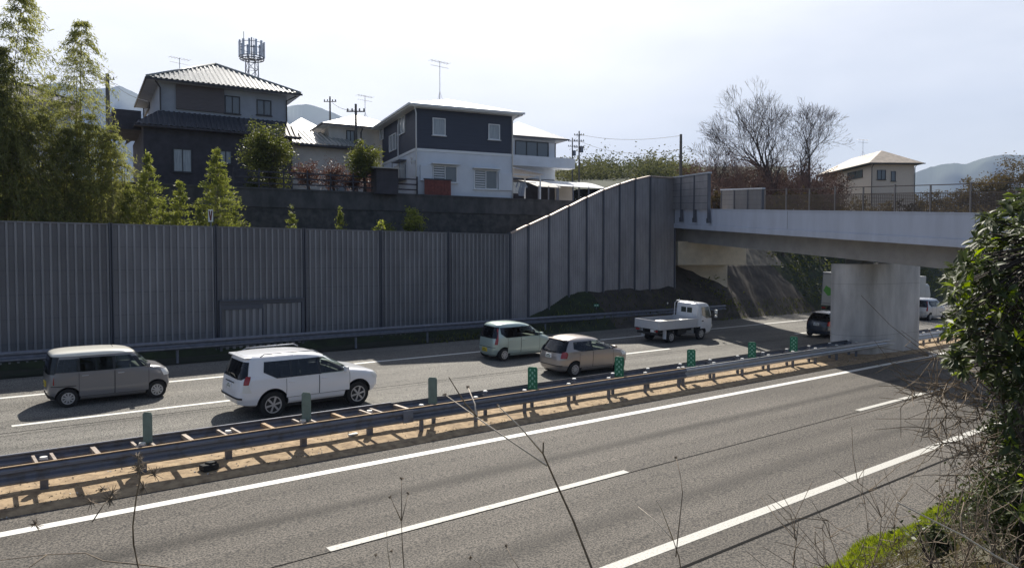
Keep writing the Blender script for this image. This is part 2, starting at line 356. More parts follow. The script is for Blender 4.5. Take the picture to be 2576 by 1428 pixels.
for i in range(len(xs)-1):
    for q in range(rows-1):
        b.m.append(2 if q >= len(front)+3 and xs[i] < 60 else (1 if 33 < xs[i] < 58 and q < len(front)+8 else 0))
tag(b.build('hillside', [M['grassland'], M['slope'], M['plateau']], fixn=False, smooth=True), kind='structure')
# near side embankment the photo is taken from
b = MB(); vs = []; fs = []
xs2 = [-30+1.0*i for i in range(0, 90)]; ys2 = [6.75, 6.6, 6.2, 5.6, 5.0, 4.4, 3.8, 3.2, 2.6, 2.0, 1.4, .8, 0, -1, -3, -8, -20, -60]
def near_z(x, y):
    rise = .62+.10*min(1, max(0, (x-18)/10))
    e = (6.75-y)
    top = 4.2+1.6*min(1, max(0, (x-16)/10))
    return min(gz(6.75)+.02+e*rise, top)+(0 if y > 6.7 else .06*math.sin(x*2.3+y*3)+.04*math.sin(x*5.1))
for x in xs2:
    for y in ys2: vs.append((x, y+(.12*math.sin(x*1.9)+.08*math.sin(x*4.4) if y > 6 else 0), near_z(x, y)))
n = len(ys2)
for i in range(len(xs2)-1):
    for q in range(n-1): fs.append((i*n+q, (i+1)*n+q, (i+1)*n+q+1, i*n+q+1))
b.add(vs, fs); tag(b.build('embankment', mat('dry_slope', (.075, .065, .04), .95, col2=(.03, .032, .016), nscale=2.2, bump=.8, bscale=14), fixn=True, smooth=True), kind='structure')

# ---------------------------------------------------------------- noise barrier
BY = 34.5
posts_px = [277, 540, 763, 955, 1125, 1281]
tops = [563, 569.5, 574, 579, 583, 587]
px_x = [VY(a, b_, BY).x for a, b_ in zip(posts_px, tops)]
XB = [px_x[0]-4.18*i for i in range(8, 0, -1)]+px_x
ZT = 7.45
def corr_panel(x0, x1, z0a, z0b, z1a, z1b, y, pitch, dep, flat=.42):
    """upright ribbed sheet; its ribs are folded steel"""
    b = MB(); n = max(1, round((x1-x0)/pitch)); p = (x1-x0)/n; xs = []; yy = []
    for i in range(n):
        a = x0+i*p
        for u, d in ((0, 0), (flat-.05, 0), (flat, dep), (1-.05, dep)):
            xs.append(a+u*p); yy.append(y-d if d else y)
    xs.append(x1); yy.append(y)
    vs = []; fs = []
    for x, q in zip(xs, yy):
        t = (x-x0)/(x1-x0); vs += [(x, q, z0a+(z0b-z0a)*t), (x, q, z1a+(z1b-z1a)*t)]
    m = len(xs)
    # back sheet to close it
    vs += [(x0, y+.10, z0a), (x0, y+.10, z1a), (x1, y+.10, z0b), (x1, y+.10, z1b)]
    for i in range(m-1): fs.append((2*i, 2*i+2, 2*i+3, 2*i+1))
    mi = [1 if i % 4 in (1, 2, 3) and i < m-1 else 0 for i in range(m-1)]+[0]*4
    e = 2*m
    fs += [(e, e+1, e+3, e+2), (0, 1, e+1, e), (2*m-2, e+2, e+3, 2*m-1)]
    b.add(vs, fs); b.m = mi
    return b
nb = thing('noise_barrier', 'long dark grey ribbed steel noise barrier behind the far shoulder', 'barrier', (px_x[2], BY, gz(BY)))
ox, oz = px_x[2], gz(BY)
for i in range(len(XB)-1):
    a, c = XB[i]-ox, XB[i+1]-ox
    corr_panel(a+.07, c-.07, -.1, -.1, ZT-oz-.06, ZT-oz-.06, 0, .285, .075, flat=.70).build('panel', [M['barrier'], M['barrier_rib_lit']], nb, fixn=False)
    s = MB(); 
    for zz in (.95, 1.9, 2.85, 3.8, 4.75): s.bb(a+.09, c-.09, -.0585, -.050, zz-.008, zz+.008)
    s.build('panel_joint', M['barrier_dark'], nb)
    s = MB(); s.bb(a+.07, c-.07, -.07, .12, ZT-oz-.06, ZT-oz); s.build('top_rail', M['barrier'], nb)
for i in range(len(XB)):
    a = XB[i]-ox; s = MB(); s.bb(a-.065, a-.03, -.15, .12, -.3, ZT-oz+.03); s.bb(a+.03, a+.065, -.15, .12, -.3, ZT-oz+.03); s.bb(a-.03, a+.03, -.02, .02, -.3, ZT-oz+.02)
    s.build('post', M['barrier_dark'], nb)
# service gate set in the fourth bay
g0 = VY(540, 765, BY); g1 = VY(765, 752, BY)
ga, gc = px_x[1]-ox+.10, px_x[2]-ox-.08; gt = VY(600, 763, BY-.15).z-oz
s = MB(); s.bb(ga, gc, -.20, -.06, gt-.04, gt+.10); s.bb(ga, gc, -.28, -.06, gt+.10, gt+.16)
s.bb(ga, ga+.12, -.20, -.06, -.2, gt-.04); s.bb(gc-.12, gc, -.20, -.06, -.2, gt-.04)
gate = s.build('gate', M['barrier_dark'], nb, bevel=.01)
gm = ga+(gc-ga)*.50
corr_panel(ga+.13, gm-.03, -.05, -.05, gt-.28, gt-.28, -.10, .30, .05, .5).build('gate_leaf', [M['barrier'], M['barrier_rib_lit']], gate, fixn=False)
corr_panel(gm+.03, gc-.13, -.05, -.05, gt-.06, gt-.06, -.10, .30, .05, .5).build('gate_leaf', [M['barrier'], M['barrier_rib_lit']], gate, fixn=False)
s = MB(); s.bb(ga+.12, gm, -.185, -.06, gt-.27, gt-.05); s.bb(gm-.03, gm+.03, -.19, -.06, -.05, gt-.27); s.build('gate_frame', M['barrier_dark'], gate)

# climbing stretch of the barrier up to the bridge
cp = [(1281, 587), (1328, 566), (1380, 543), (1430, 519), (1475, 497), (1517, 478), (1558, 463), (1597, 451), (1635, 443)]
pts = [VY(a, b_, BY) for a, b_ in cp]; pts.append(Vector((42.3*k, BY, 11.80)))
cb = thing('noise_barrier', 'grey barrier climbing the slope to the bridge, with a pale cap on its raking top', 'barrier', (pts[0].x, BY, gz(BY)))
o0 = pts[0]
basez = [1.7, 2.2, 2.6, 3.2, 3.7, 3.8, 3.9, 4.0, 4.0, 4.0]
for i in range(len(pts)-1):
    p, q = pts[i], pts[i+1]; a, c = p.x-o0.x, q.x-o0.x
    zt0, zt1 = p.z-oz, q.z-oz; zb0, zb1 = basez[i]-oz-.3, basez[i+1]-oz-.3
    corr_panel(a+.05, c-.05, zb0, zb1, zt0-.05, zt1-.05, 0, .16, .018, .6).build('panel', [M['barrier_warm'], M['barrier_warm']], cb, fixn=False)
    s = MB(); s.prism([(a+.04, zt0-.05), (c-.04, zt1-.05), (c-.04, zt1+.03), (a+.04, zt0+.03)], -.14, .14)
    s.build('cap', M['cap_lit'], cb)
for i, p in enumerate(pts):
    a = p.x-o0.x; s = MB(); s.bb(a-.05, a+.05, -.11, .12, basez[min(i, 9)]-oz-.4, p.z-oz+.06); s.build('post', M['barrier_dark'], cb)

# ---------------------------------------------------------------- bridge
B0 = Vector((42.4*k, 34.5*k, 0)); bd = Vector((-.404, -.915, 0)).normalized(); bn = Vector((.915, -.404, 0)).normalized()
ZF0 = CAM_H+(8.2-6.0)*k; GR = -.0715
def zbot(t): return ZF0+GR*t
br_rz = math.atan2(bd.y, bd.x)
br = thing('road_bridge', 'pale concrete road bridge crossing over the motorway', 'bridge', (B0.x, B0.y, 0), br_rz)
# local axes: +x along the bridge towards the viewer, +y = to the right of travel; outside face at y=0, deck extends to bn
sgn = 1 if (Matrix.Rotation(br_rz, 3, 'Z') @ Vector((0, 1, 0))).dot(bn) > 0 else -1
BW = 6.0; T0, T1 = -2.5, 36.0; FH = 1.36
def slab(name, y0, y1, zo0, zo1, m, t0=T0, t1=T1, parent=br, bevel=0.0, seg=8):
    b = MB(); y0, y1 = sorted((y0*sgn, y1*sgn))
    for i in range(seg):
        a = t0+(t1-t0)*i/seg; c = t0+(t1-t0)*(i+1)/seg
        if i == 0: vs = []
        pass
    vs = []; fs = []
    for i in range(seg+1):
        a = t0+(t1-t0)*i/seg; z = zbot(a)
        vs += [(a, y0, z+zo0), (a, y1, z+zo0), (a, y1, z+zo1), (a, y0, z+zo1)]
    for i in range(seg):
        for q in range(4): fs.append((4*i+q, 4*i+(q+1) % 4, 4*i+4+(q+1) % 4, 4*i+4+q))
    fs += [(0, 1, 2, 3), (4*seg+3, 4*seg+2, 4*seg+1, 4*seg)]
    b.add(vs, fs); return b.build(name, m, parent, bevel=bevel)
slab('parapet', 0, .28, .34, FH, M['conc_white'])
slab('parapet', BW-.28, BW, .34, FH-.3, M['conc_white'])
slab('edge_beam', -.06, .5, 0, .335, M['conc_white'], bevel=.02)
slab('edge_beam', BW-.5, BW+.06, 0, .335, M['conc_white'])
slab('deck', .5, BW-.5, .02, .36, M['conc'])
slab('road_surface', .285, BW-.285, .365, .40, M['asph_far'])
slab('coping', -.03, .31, FH, FH+.05, M['conc_white'])
slab('girder', 1.1, BW-1.1, -1.02, -.003, mat('girder_concrete', (.36, .34, .32), .85, noise=.12, nscale=1.0))
# pier in the central reservation: a wall with rounded ends standing square to the bridge
pn = Vector((39.15, 19.45, 0)); L_ = 3.9
pr = mat('pier_concrete', (.60, .58, .565), .85, noise=.24, nscale=.9, detail=10, bump=.1, bscale=9, stretch=(1, 1, .3))
poly = []; hw = 1.2
for i in range(17):
    a = R(90)+R(180)*i/16; poly.append((math.cos(a)*hw, math.sin(a)*hw))
for i in range(17):
    a = R(-90)+R(180)*i/16; poly.append((L_+math.cos(a)*hw, math.sin(a)*hw))
b = MB(); b.prismz(poly, -1.0, 5.72-gz(20))
P = b.build('pier', pr, br, bevel=.03)
rel = Matrix.Rotation(-br_rz, 4, 'Z') @ Vector((pn.x-B0.x, pn.y-B0.y, 0))
P.location = (rel.x, rel.y, gz(20)); P.rotation_euler = (0, 0, math.atan2(-.10, .995)-br_rz)
for xa, xb in ((-.2, .9), (L_-1.0, L_)):
    b = MB(); b.bb(xa, xb, -.5, .5, 0, .42)
    o = b.build('bearing_block', M['conc'], P, bevel=.02); o.location = (0, 0, 5.72-gz(20))
b = MB()
for i in (1, 3): b.prismz([(x*1.0+(.003 if x > 2 else -.003), y*1.004) for x, y in poly], -.4+i*1.35, -.392+i*1.35)
b.build('formwork_joint', M['conc_dark'], P)
# abutment: beige crosshead under the far end of the deck
b = MB(); y0, y1 = sorted((.3*sgn, (BW-.1)*sgn))
zb = zbot(-1.0)-1.02
b.bb(-2.2, .35, y0, y1, zb-1.75, zb-.02)
b.bb(-4.0, -2.25, y0, y1, zb-4, zb+2.2)
b.build('abutment', M['conc_beige'], br, bevel=.03)
b = MB(); b.bb(33.6, 37, y0-.4, y1+.4, 0, zbot(33.6)-1.05); b.build('abutment', M['conc'], br, bevel=.03)
for i in (2, 5):
    b = MB(); t_ = 5.6+i*4.0; b.bb(t_-.012, t_+.012, min(-.003*sgn, .29*sgn), max(-.003*sgn, .29*sgn), zbot(t_)+.36, zbot(t_)+FH-.01); b.build('expansion_joint', M['conc_dark'], br)
# screens on the bridge: near one is bolted to the outside of the parapet
def screen(name, label, t0, t1, yloc, ztop0, ztop1, zb_off, nb_, brackets=True, mm='barrier_warm'):
    th = thing(name, label, 'barrier', (B0.x+bd.x*t0+bn.x*yloc, B0.y+bd.y*t0+bn.y*yloc, zbot(t0)+zb_off), br_rz)
    Ls = t1-t0; z0 = zbot(t0)+zb_off
    for i in range(nb_):
        a = Ls*i/nb_; c = Ls*(i+1)/nb_; za = ztop0+(ztop1-ztop0)*i/nb_-z0; zc = ztop0+(ztop1-ztop0)*(i+1)/nb_-z0
        s = MB(); s.prism([(a+.04, GR*a), (c-.04, GR*c), (c-.04, zc), (a+.04, za)], -.05, .05); s.build('panel', M[mm], th)
        s = MB()
        for q in range(1, 5):
            f = q/5; s.prism([(a+.05, GR*a+(za-GR*a)*f-.012), (c-.05, GR*c+(zc-GR*c)*f-.012), (c-.05, GR*c+(zc-GR*c)*f+.012), (a+.05, GR*a+(za-GR*a)*f+.012)], -.056, .056)
        s.build('panel_joint', M['barrier_dark'], th)
    s = MB(); s.prism([(-.05, ztop0-z0), (Ls+.12, ztop1-z0), (Ls+.12, ztop1-z0+.10), (-.05, ztop0-z0+.10)], -.13, .13); s.build('cap', M['galv_new'], th)
    for i in range(nb_+1):
        a = Ls*i/nb_; za = ztop0+(ztop1-ztop0)*i/nb_-z0
        s = MB(); s.bb(a-.05, a+.05, -.10, .10, GR*a-(.75 if brackets else .0), za+.02)
        if brackets:
            s.bb(a-.16, a+.16, -.10, .04, GR*a-.85, GR*a-.55)
        s.build('post', M['barrier_dark'], th)
    return th
e1 = 5.4
ps = B0+bd*e1; zt_a = 11.78; zt_b = 11.55
screen('bridge_screen', 'grey noise screen with a pale cap bolted to the bridge parapet, beside the climbing barrier', -.2, e1, -.13, zt_a, zt_b, FH-.02, 3)
def on_bridge(px, py, yl):
    """where a sight line meets the upright plane running along the bridge, yl across from its near face"""
    r = ray(px, py); o = B0+bn*yl; t = (o.x*bn.x+o.y*bn.y)/(r[0]*bn.x+r[1]*bn.y)
    p = Vector((r[0]*t, r[1]*t, CAM_H+r[2]*t)); return (p-o).dot(bd), p.z
ta, za = on_bridge(1917, 476, BW-.2); tb, zb_ = on_bridge(1815, 479, BW-.2)
screen('bridge_screen', 'low grey noise screen with a pale cap on the far edge of the bridge', tb, ta, BW-.14, zb_, za, FH-.3, 3, False, 'barrier')
# mesh fence on the far parapet
t0, zf0 = on_bridge(1925, 483, BW-.14); t1f = 34.5
fz = FH-.25
ff = thing('bridge_fence', 'thin rusty brown post and mesh fence along the far edge of the bridge', 'fence', (B0.x+bd.x*t0+bn.x*(BW-.14), B0.y+bd.y*t0+bn.y*(BW-.14), zbot(t0)+fz), br_rz)
fh = 1.72
rustb = mat('brown_fence_steel', (.10, .075, .06), .6, .3)
nps = 13
for i in range(nps+1):
    a = (t1f-t0)*i/nps; s = MB(); s.bb(a-.035, a+.035, -.035, .035, GR*a, GR*a+fh+(.10 if i % 2 else 0)); s.build('post', mat('fence_post', (.22, .20, .19), .6, .3) if i == 0 else bpy.data.materials['fence_post'], ff)
for zz in (fh-.02, fh-.42, .12):
    s = MB(); Lf = t1f-t0; s.prism([(0, zz), (Lf, zz+GR*Lf), (Lf, zz+GR*Lf+.045), (0, zz+.045)], -.02, .02); s.build('rail', rustb, ff)
s = MB(); Lf = t1f-t0
nw = 110
for i in range(nw*2):
    a = Lf*i/(nw*2); s.bb(a-.011, a+.011, -.008, .008, GR*a+.14, GR*a+fh-.44)
for i in range(14):
    z = .2+i*.08; s.prism([(0, z), (Lf, z+GR*Lf), (Lf, z+GR*Lf+.03), (0, z+.03)], -.006, .006)
s.build('mesh', rustb, ff)

# ---------------------------------------------------------------- guardrails
def wbeam(x0, x1, y, zc, face, h=.36, d=.085, seg=None):
    """W section rail: face=-1 faces the viewer"""
    b = MB(); prof = [(0, .5), (.35, .47), (1, .36), (1, .22), (.15, .10), (0, 0), (.15, -.10), (1, -.22), (1, -.36), (.35, -.47), (0, -.5)]
    n = seg or max(1, int((x1-x0)/4)); vs = []; fs = []; m = len(prof); th = .008
    for i in range(n+1):
        x = x0+(x1-x0)*i/n
        for u, v in prof: vs.append((x, y+face*u*d, zc+v*h))
        for u, v in prof: vs.append((x, y+face*u*d-face*th, zc+v*h*(1.0)))
    for i in range(n):
        o, q = i*2*m, (i+1)*2*m
        for j in range(m-1):
            fs.append((o+j, o+j+1, q+j+1, q+j)); fs.append((o+m+j, q+m+j, q+m+j+1, o+m+j+1))
        fs.append((o, q, q+m, o+m)); fs.append((o+m-1, o+2*m-1, q+2*m-1, q+m-1))
    b.add(vs, fs); return b
XS = G(1000, 1090).x   # the two sections meet here
px0 = G(110, 1235).x; sp = (G(929, 1100.6).x-px0)/4
def Rz(y, up): return gz(y)+up
# left section: one row of posts between two rails
gl = thing('median_guardrail', 'double sided steel guardrail with rusty crossbars between its two rails, left part of the median', 'guardrail', (px0, 18.7, gz(18.7)))
lx0 = -24.0; ox, oy, oz2 = px0, 18.7, gz(18.7)
yn, yf = 18.16, 19.04
RH = .82
for (yy, fc) in ((yn, -1), (yf, 1)):
    wbeam(lx0-ox, XS-ox, yy-oy, Rz(yy, RH-.19)-oz2, fc, .38, .09).build('rail', M['galv_rust'], gl, fixn=False)
    s = MB(); s.bb(lx0-ox, XS-ox, min(yy-oy, yy-oy+fc*.05), max(yy-oy, yy-oy+fc*.05), Rz(yy, RH)-oz2+.001, Rz(yy, RH)-oz2+.022); s.build('rail_lip', M['rust' if fc < 0 else 'galv_rust'], gl)
nmin = int((lx0-px0)/sp)
i = nmin
while px0+i*sp < XS-.3:
    x = i*sp
    s = MB(); s.bb(x-.075, x+.075, -.06, .06, -.2, RH-.08); s.build('post', M['galv_rust'], gl)
    s = MB(); s.cyl((x, 0, RH-.08), .075, .05, 10); s.build('post_cap', M['cap_white'], gl)
    for dx in (-.17, .17):
        s = MB(); s.bb(x+dx-.03, x+dx+.03, yn-oy+.01, yf-oy-.01, RH-.10, RH-.035); s.build('crossbar', M['crossbar'], gl)
    s = MB(); s.bb(x+sp/2-.05, x+sp/2+.05, yn-oy+.01, yf-oy-.01, RH-.12, RH-.03); s.build('crossbar', random.choice([M['crossbar'], M['rust'], M['crossbar']]), gl)
    i += 1
for (yy, fc) in ((yn, -1), (yf, 1)):
    s = MB(); s.bb(XS-ox-.16, XS-ox+.16, min(yy-oy+fc*.10, yy-oy+fc*.092), max(yy-oy+fc*.10, yy-oy+fc*.092), Rz(yy, RH-.37)-oz2, Rz(yy, RH-.02)-oz2); s.build('splice_plate', M['galv_rust'], gl)
# right sections: near and far rail each on its own posts
XM = G(1749, 985).x; XE = 130.0
def rail_run(label, x0, x1, yrail, ypost, face, m, spc, lip, nmax=60, ph=0.0, capm='cap_white', h=.38):
    g = thing('median_guardrail', label, 'guardrail', (x0, ypost, gz(ypost)))
    oz = gz(ypost)
    wbeam(0, x1-x0, yrail-ypost, Rz(yrail, RH-.19)-oz, face, h, .09).build('rail', M[m], g, fixn=False)
    if lip:
        s = MB(); s.bb(0, x1-x0, min(yrail-ypost, yrail-ypost+face*.05), max(yrail-ypost, yrail-ypost+face*.05), Rz(yrail, RH)-oz+.001, Rz(yrail, RH)-oz+.020); s.build('rail_lip', M[lip], g)
    n = 0; x = ph
    while x < x1-x0 and n < nmax:
        s = MB(); s.cyl((x, 0, -.2), .065, RH+.20, 10); s.build('post', M['galv'], g, smooth=False)
        s = MB(); s.cyl((x, 0, RH+.002), .078, .028, 12, .06); s.build('post_cap', M[capm], g)
        s = MB(); y0, y1 = sorted((0, yrail-ypost)); s.bb(x-.045, x+.045, y0, y1, RH-.26, RH-.10); s.build('bracket', M['galv'], g)
        x += spc; n += 1
    return g
rail_run('near side guardrail of the median on round white capped posts, rust along its top edge', XS, XM, 18.16, 18.34, -1, 'galv', 1.95, 'rust', ph=.6)
rail_run('newer bright galvanised guardrail of the median beyond the rusty stretch, running under the bridge', XM, XE, 18.16, 18.34, -1, 'galv_new', 1.98, 'galv_new', ph=.1)
rail_run('far side guardrail of the median, seen from behind with its white capped posts', XS, XE, 19.04, 18.86, 1, 'galv', 1.95, None, ph=1.35)
# far shoulder
FY = 32.9
g = thing('roadside_guardrail', 'grey steel guardrail in shade along the foot of the noise barrier', 'guardrail', (4, FY, gz(FY)))
zt = VY(0, 885, FY-.1).z; zc = zt-.20-gz(FY)
wbeam(-60, G(1700, 800).x, -.12, zc, -1, .40, .10).build('rail', M['galv'], g, fixn=False)
xk = VY(440, 900, FY).x-4
for i in range(-12, 11):
    x = xk+i*4.1-4
    s = MB(); s.cyl((x, 0, -.2), .06, zc+.3, 8); s.build('post', M['galv'], g)
    s = MB(); s.bb(x-.04, x+.04, -.13, .0, zc-.10, zc+.10); s.build('bracket', M['galv'], g)

# ---------------------------------------------------------------- anti-glare boards on the median
def board(px, py_top, py_bot, w, style, label, grp):
    yb = 18.7
    top = VY(px, py_top, yb); bot = gz(yb)+RH-.12
    h = top.z-bot
    o = thing('glare_board', label, 'board', (top.x, yb, bot), R(-62), grp)
    s = MB(); hw = w/2; c = .05
    if style == 'plain':
        vs = []; n = 9
        prof = []
        for i in range(n):
            u = -1+2*i/(n-1); prof.append((u*hw, .035*(1-u*u)))
        fs = []
        for u, v in prof:
            e = .05 if abs(u) > hw*.95 else 0
            vs += [(u, v, 0), (u, v, h-e), (u, v+.012, h-e), (u, v+.012, 0)]
        for i in range(n-1):
            for q in range(4): fs.append((4*i+q, 4*i+(q+1) % 4, 4*i+4+(q+1) % 4, 4*i+4+q))
        fs += [(0, 3, 2, 1), (4*n-4, 4*n-3, 4*n-2, 4*n-1)]
        s.add(vs, fs); s.build('board', M['green_plain'], o)
    else:
        s.prism([(-hw, 0), (hw, 0), (hw, h-c), (hw-c, h), (-hw+c, h), (-hw, h-c)], -.02, .02); s.build('board', M['green_board'], o, bevel=.006)
        s = MB()
        for r_ in range(7):
            z = h*(.14+r_*.12)
            if r_ % 2: s.box((0, -.0235, z), (w*.16, .006, h*.10))
            else:
                s.box((-w*.24, -.0235, z), (w*.10, .006, h*.10), ry=R(22)); s.box((w*.24, -.0235, z), (w*.10, .006, h*.10), ry=R(-22))
        s.build('perforation', M['green_light'], o)
    s = MB(); s.bb(-.04, .04, -.04, .04, -.12, .02); s.build('bracket', M['galv'], o)
    return o
pb = 'grey green glare boards on the left part of the median'
board(370, 1037, 0, .30, 'plain', 'plain grey green glare board on the median, leftmost, in front of the grey van', pb)
board(770, 987, 0, .30, 'plain', 'plain grey green glare board on the median in front of the white SUV door', pb)
board(1088, 949, 0, .30, 'plain', 'plain grey green glare board on the median, right of the white SUV', pb)
pg = 'bright green perforated glare boards on the median'
for px, py, lb in ((1340, 922, 'bright green perforated glare board at the rear bumper of the gold hatchback'), (1558, 896, 'bright green perforated glare board at the front of the gold hatchback'),
                   (1739, 878, 'bright green perforated glare board below the flatbed truck'), (1892, 860, 'bright green perforated glare board beside the edge of the bridge shadow'), (1997, 846, 'bright green perforated glare board standing in the bridge shadow')):
    board(px, py, 0, .34, 'green', lb, pg)
# ================================================================ VEHICLES
ROLL = math.atan(SL)
def paint(name, col, rough=.28, metal=.0, coat=.7):
    return mat(name, col, rough, metal, coat=coat)
class Body:
    """a car body as a stack of rounded horizontal slices: keys of (z, rear x, front x, half width, squareness)"""
    def __init__(s, keys): s.k = np.array(keys, float)
    def at(s, z):
        k = s.k; z = min(max(z, k[0, 0]), k[-1, 0])
        return [np.interp(z, k[:, 0], k[:, j]) for j in (1, 2, 3, 4)]
    def ring(s, z, N=72, eps=0.0, zz=None):
        xr, xf, w, n = s.at(z); xc, l = (xr+xf)/2, (xf-xr)/2+eps; w += eps; out = []
        for i in range(N):
            a = 2*math.pi*i/N; c, q = math.cos(a), math.sin(a)
            out.append((xc+l*math.copysign(abs(c)**(2/n), c), w*math.copysign(abs(q)**(2/n), q), z if zz is None else zz))
        return out
    def shell(s, z0, z1, eps=0.0, N=72, top=True, bot=True, dz=.02, zoff=0.0):
        b = MB(); zs = sorted(set([z0, z1]+[float(z) for z in s.k[:, 0] if z0 < z < z1])); full = []
        for a, c in zip(zs[:-1], zs[1:]):
            m = max(1, int((c-a)/dz)); full += [a+(c-a)*i/m for i in range(m)]
        full.append(z1); vs = []; fs = []
        for z in full: vs += s.ring(z, N, eps, z+zoff)
        for i in range(len(full)-1):
            for q in range(N): fs.append((i*N+q, i*N+(q+1) % N, (i+1)*N+(q+1) % N, (i+1)*N+q))
        if bot: fs.append(tuple(range(N))[::-1])
        if top: fs.append(tuple((len(full)-1)*N+q for q in range(N)))
        b.add(vs, fs); return b
    def sy(s, x, z):
        xr, xf, w, n = s.at(z); xc, l = (xr+xf)/2, (xf-xr)/2; u = min(1, abs((x-xc)/l)); return w*(1-u**n)**(1/n)
    def sidepatch(s, zs, xa, xb, sd=-1, eps=.006, shear=0.0, nc=14, x0=0.0, rows=3, yin=None):
        """panel wrapped on the flank; zs rising levels, xa / xb its rear and front limits at those levels"""
        b = MB(); lv = []
        for i in range(len(zs)-1):
            for r_ in range(rows): lv.append(zs[i]+(zs[i+1]-zs[i])*r_/rows)
        lv.append(zs[-1]); vs = []; fs = []
        for z in lv:
            a, c = np.interp(z, zs, xa), np.interp(z, zs, xb)
            xr, xf, w, n = s.at(z); xc, l = (xr+xf)/2, (xf-xr)/2+.0
            if yin:
                lim = l*(1-(max(0, w-yin)/w)**n)**(1/n); a = max(a, xc-lim); c = min(c, xc+lim)
            def th(x):
                u = max(-1, min(1, (x-xc)/l)); return math.acos(math.copysign(abs(u)**(n/2), u))
            t0, t1 = th(a), th(c)
            for q in range(nc+1):
                # even in x in the middle of the flank, even in angle round the corners
                xx = a+(c-a)*q/nc; tt = t0+(t1-t0)*q/nc; xt = xc+l*math.copysign(abs(math.cos(tt))**(2/n), math.cos(tt))
                near_end = max(abs((a-xc)/l), abs((c-xc)/l)) > .93 and (c-a) < .6
                x = xt if near_end else xx
                z2 = z+shear*(x-x0)
                y = s.sy(x, z2)+eps
                e = 0
                if abs((x-xc)/l) > .96: e = math.copysign(eps, x-xc)
                vs.append((x+e, sd*y, z2))
        m = nc+1
        for i in range(len(lv)-1):
            for q in range(nc): fs.append((i*m+q, i*m+q+1, (i+1)*m+q+1, (i+1)*m+q))
        b.add(vs, fs); return b
    def endpatch(s, zs, ya, yb, end=-1, eps=.008, nc=12, rows=3, bow=0.0):
        b = MB(); lv = []
        for i in range(len(zs)-1):
            for r_ in range(rows): lv.append(zs[i]+(zs[i+1]-zs[i])*r_/rows)
        lv.append(zs[-1]); vs = []; fs = []
        for z in lv:
            a, c = np.interp(z, zs, ya), np.interp(z, zs, yb); xr, xf, w, n = s.at(z); xc, l = (xr+xf)/2, (xf-xr)/2+eps
            for q in range(nc+1):
                y = a+(c-a)*q/nc; u = min(.999, abs(y/(w+eps)))
                z2 = z+bow*(1-(y/w)**2)
                xr2, xf2, w2, n2 = s.at(z2); l2 = (xf2-xr2)/2+eps; xc2 = (xr2+xf2)/2; u2 = min(.999, abs(y/(w2+eps)))
                vs.append((xc2+end*l2*(1-u2**n2)**(1/n2), y, z2))
        m = nc+1
        for i in range(len(lv)-1):
            for q in range(nc): fs.append((i*m+q, i*m+q+1, (i+1)*m+q+1, (i+1)*m+q))
        b.add(vs, fs); return b
def wheel(parent, x, y, r, wd, sd, spokes, rr, style='cover'):
    """tyre with a rim and its spokes, axle along y"""
    t = MB(); prof = [(rr, .0), (rr+.01, -.04), (r-.03, -.055*1), (r-.006, -.02), (r, .02), (r, wd-.02), (r-.03, wd), (rr, wd)]
    N = 28; vs = []; fs = []
    for i in range(N):
        a = 2*math.pi*i/N
        for q, d in prof: vs.append((q*math.cos(a), -sd*(d if d > 0 else d*.3)*-1, q*math.sin(a)))
    m = len(prof)
    for i in range(N):
        for q in range(m): fs.append((i*m+q, ((i+1) % N)*m+q, ((i+1) % N)*m+(q+1) % m, i*m+(q+1) % m))
    # outer face lies at y=0 looking towards sd; the tyre runs inwards
    t.add([(a, -abs(b_)*sd if False else -sd*abs(b_), c) for a, b_, c in vs], fs)
    w_ = t.build('tyre', M['black'], None, smooth=True)
    hold = bpy.data.objects.new('wheel', w_.data); bpy.data.objects.remove(w_); hold.name = 'wheel'; C.objects.link(hold); hold.parent = parent
    hold.location = (x, y, r)
    b = MB(); vs = []; fs = []
    for i in range(28):
        a = 2*math.pi*i/28; vs += [(rr*math.cos(a), sd*.006, rr*math.sin(a)), ((rr-.028)*math.cos(a), sd*.004, (rr-.028)*math.sin(a)), ((rr-.03)*math.cos(a), -sd*.03, (rr-.03)*math.sin(a))]
    for i in range(28):
        j = (i+1) % 28
        for q in range(2): fs.append((3*i+q, 3*j+q, 3*j+q+1, 3*i+q+1))
    b.add(vs, fs)
    for i in range(spokes):
        a = 2*math.pi*(i+.2)/spokes; ww = (.030 if style == 'alloy' else 2*math.pi*rr/spokes*.20)
        ca, sa = math.cos(a), math.sin(a); pa = (-sa, ca)
        pts_ = [(.03, ww*.8), (rr-.02, ww*1.1)]
        q = []
        for rad, h_ in pts_:
            for sg in (-1, 1): q.append((ca*rad+pa[0]*h_*sg, sd*(.012 if rad < .1 else .004), sa*rad+pa[1]*h_*sg))
        b.add(q, [(0, 1, 3, 2)])
    hubr = .055
    vs = [(hubr*math.cos(2*math.pi*i/12), sd*.016, hubr*math.sin(2*math.pi*i/12)) for i in range(12)]; b.add(vs, [tuple(range(12))])
    b.build('rim', M['rim'], hold)
    b = MB(); vs = [((rr)*math.cos(2*math.pi*i/24), -sd*.045, (rr)*math.sin(2*math.pi*i/24)) for i in range(24)]; b.add(vs, [tuple(range(24))])
    b.build('brake_disc', M['dark'], hold)
    return hold
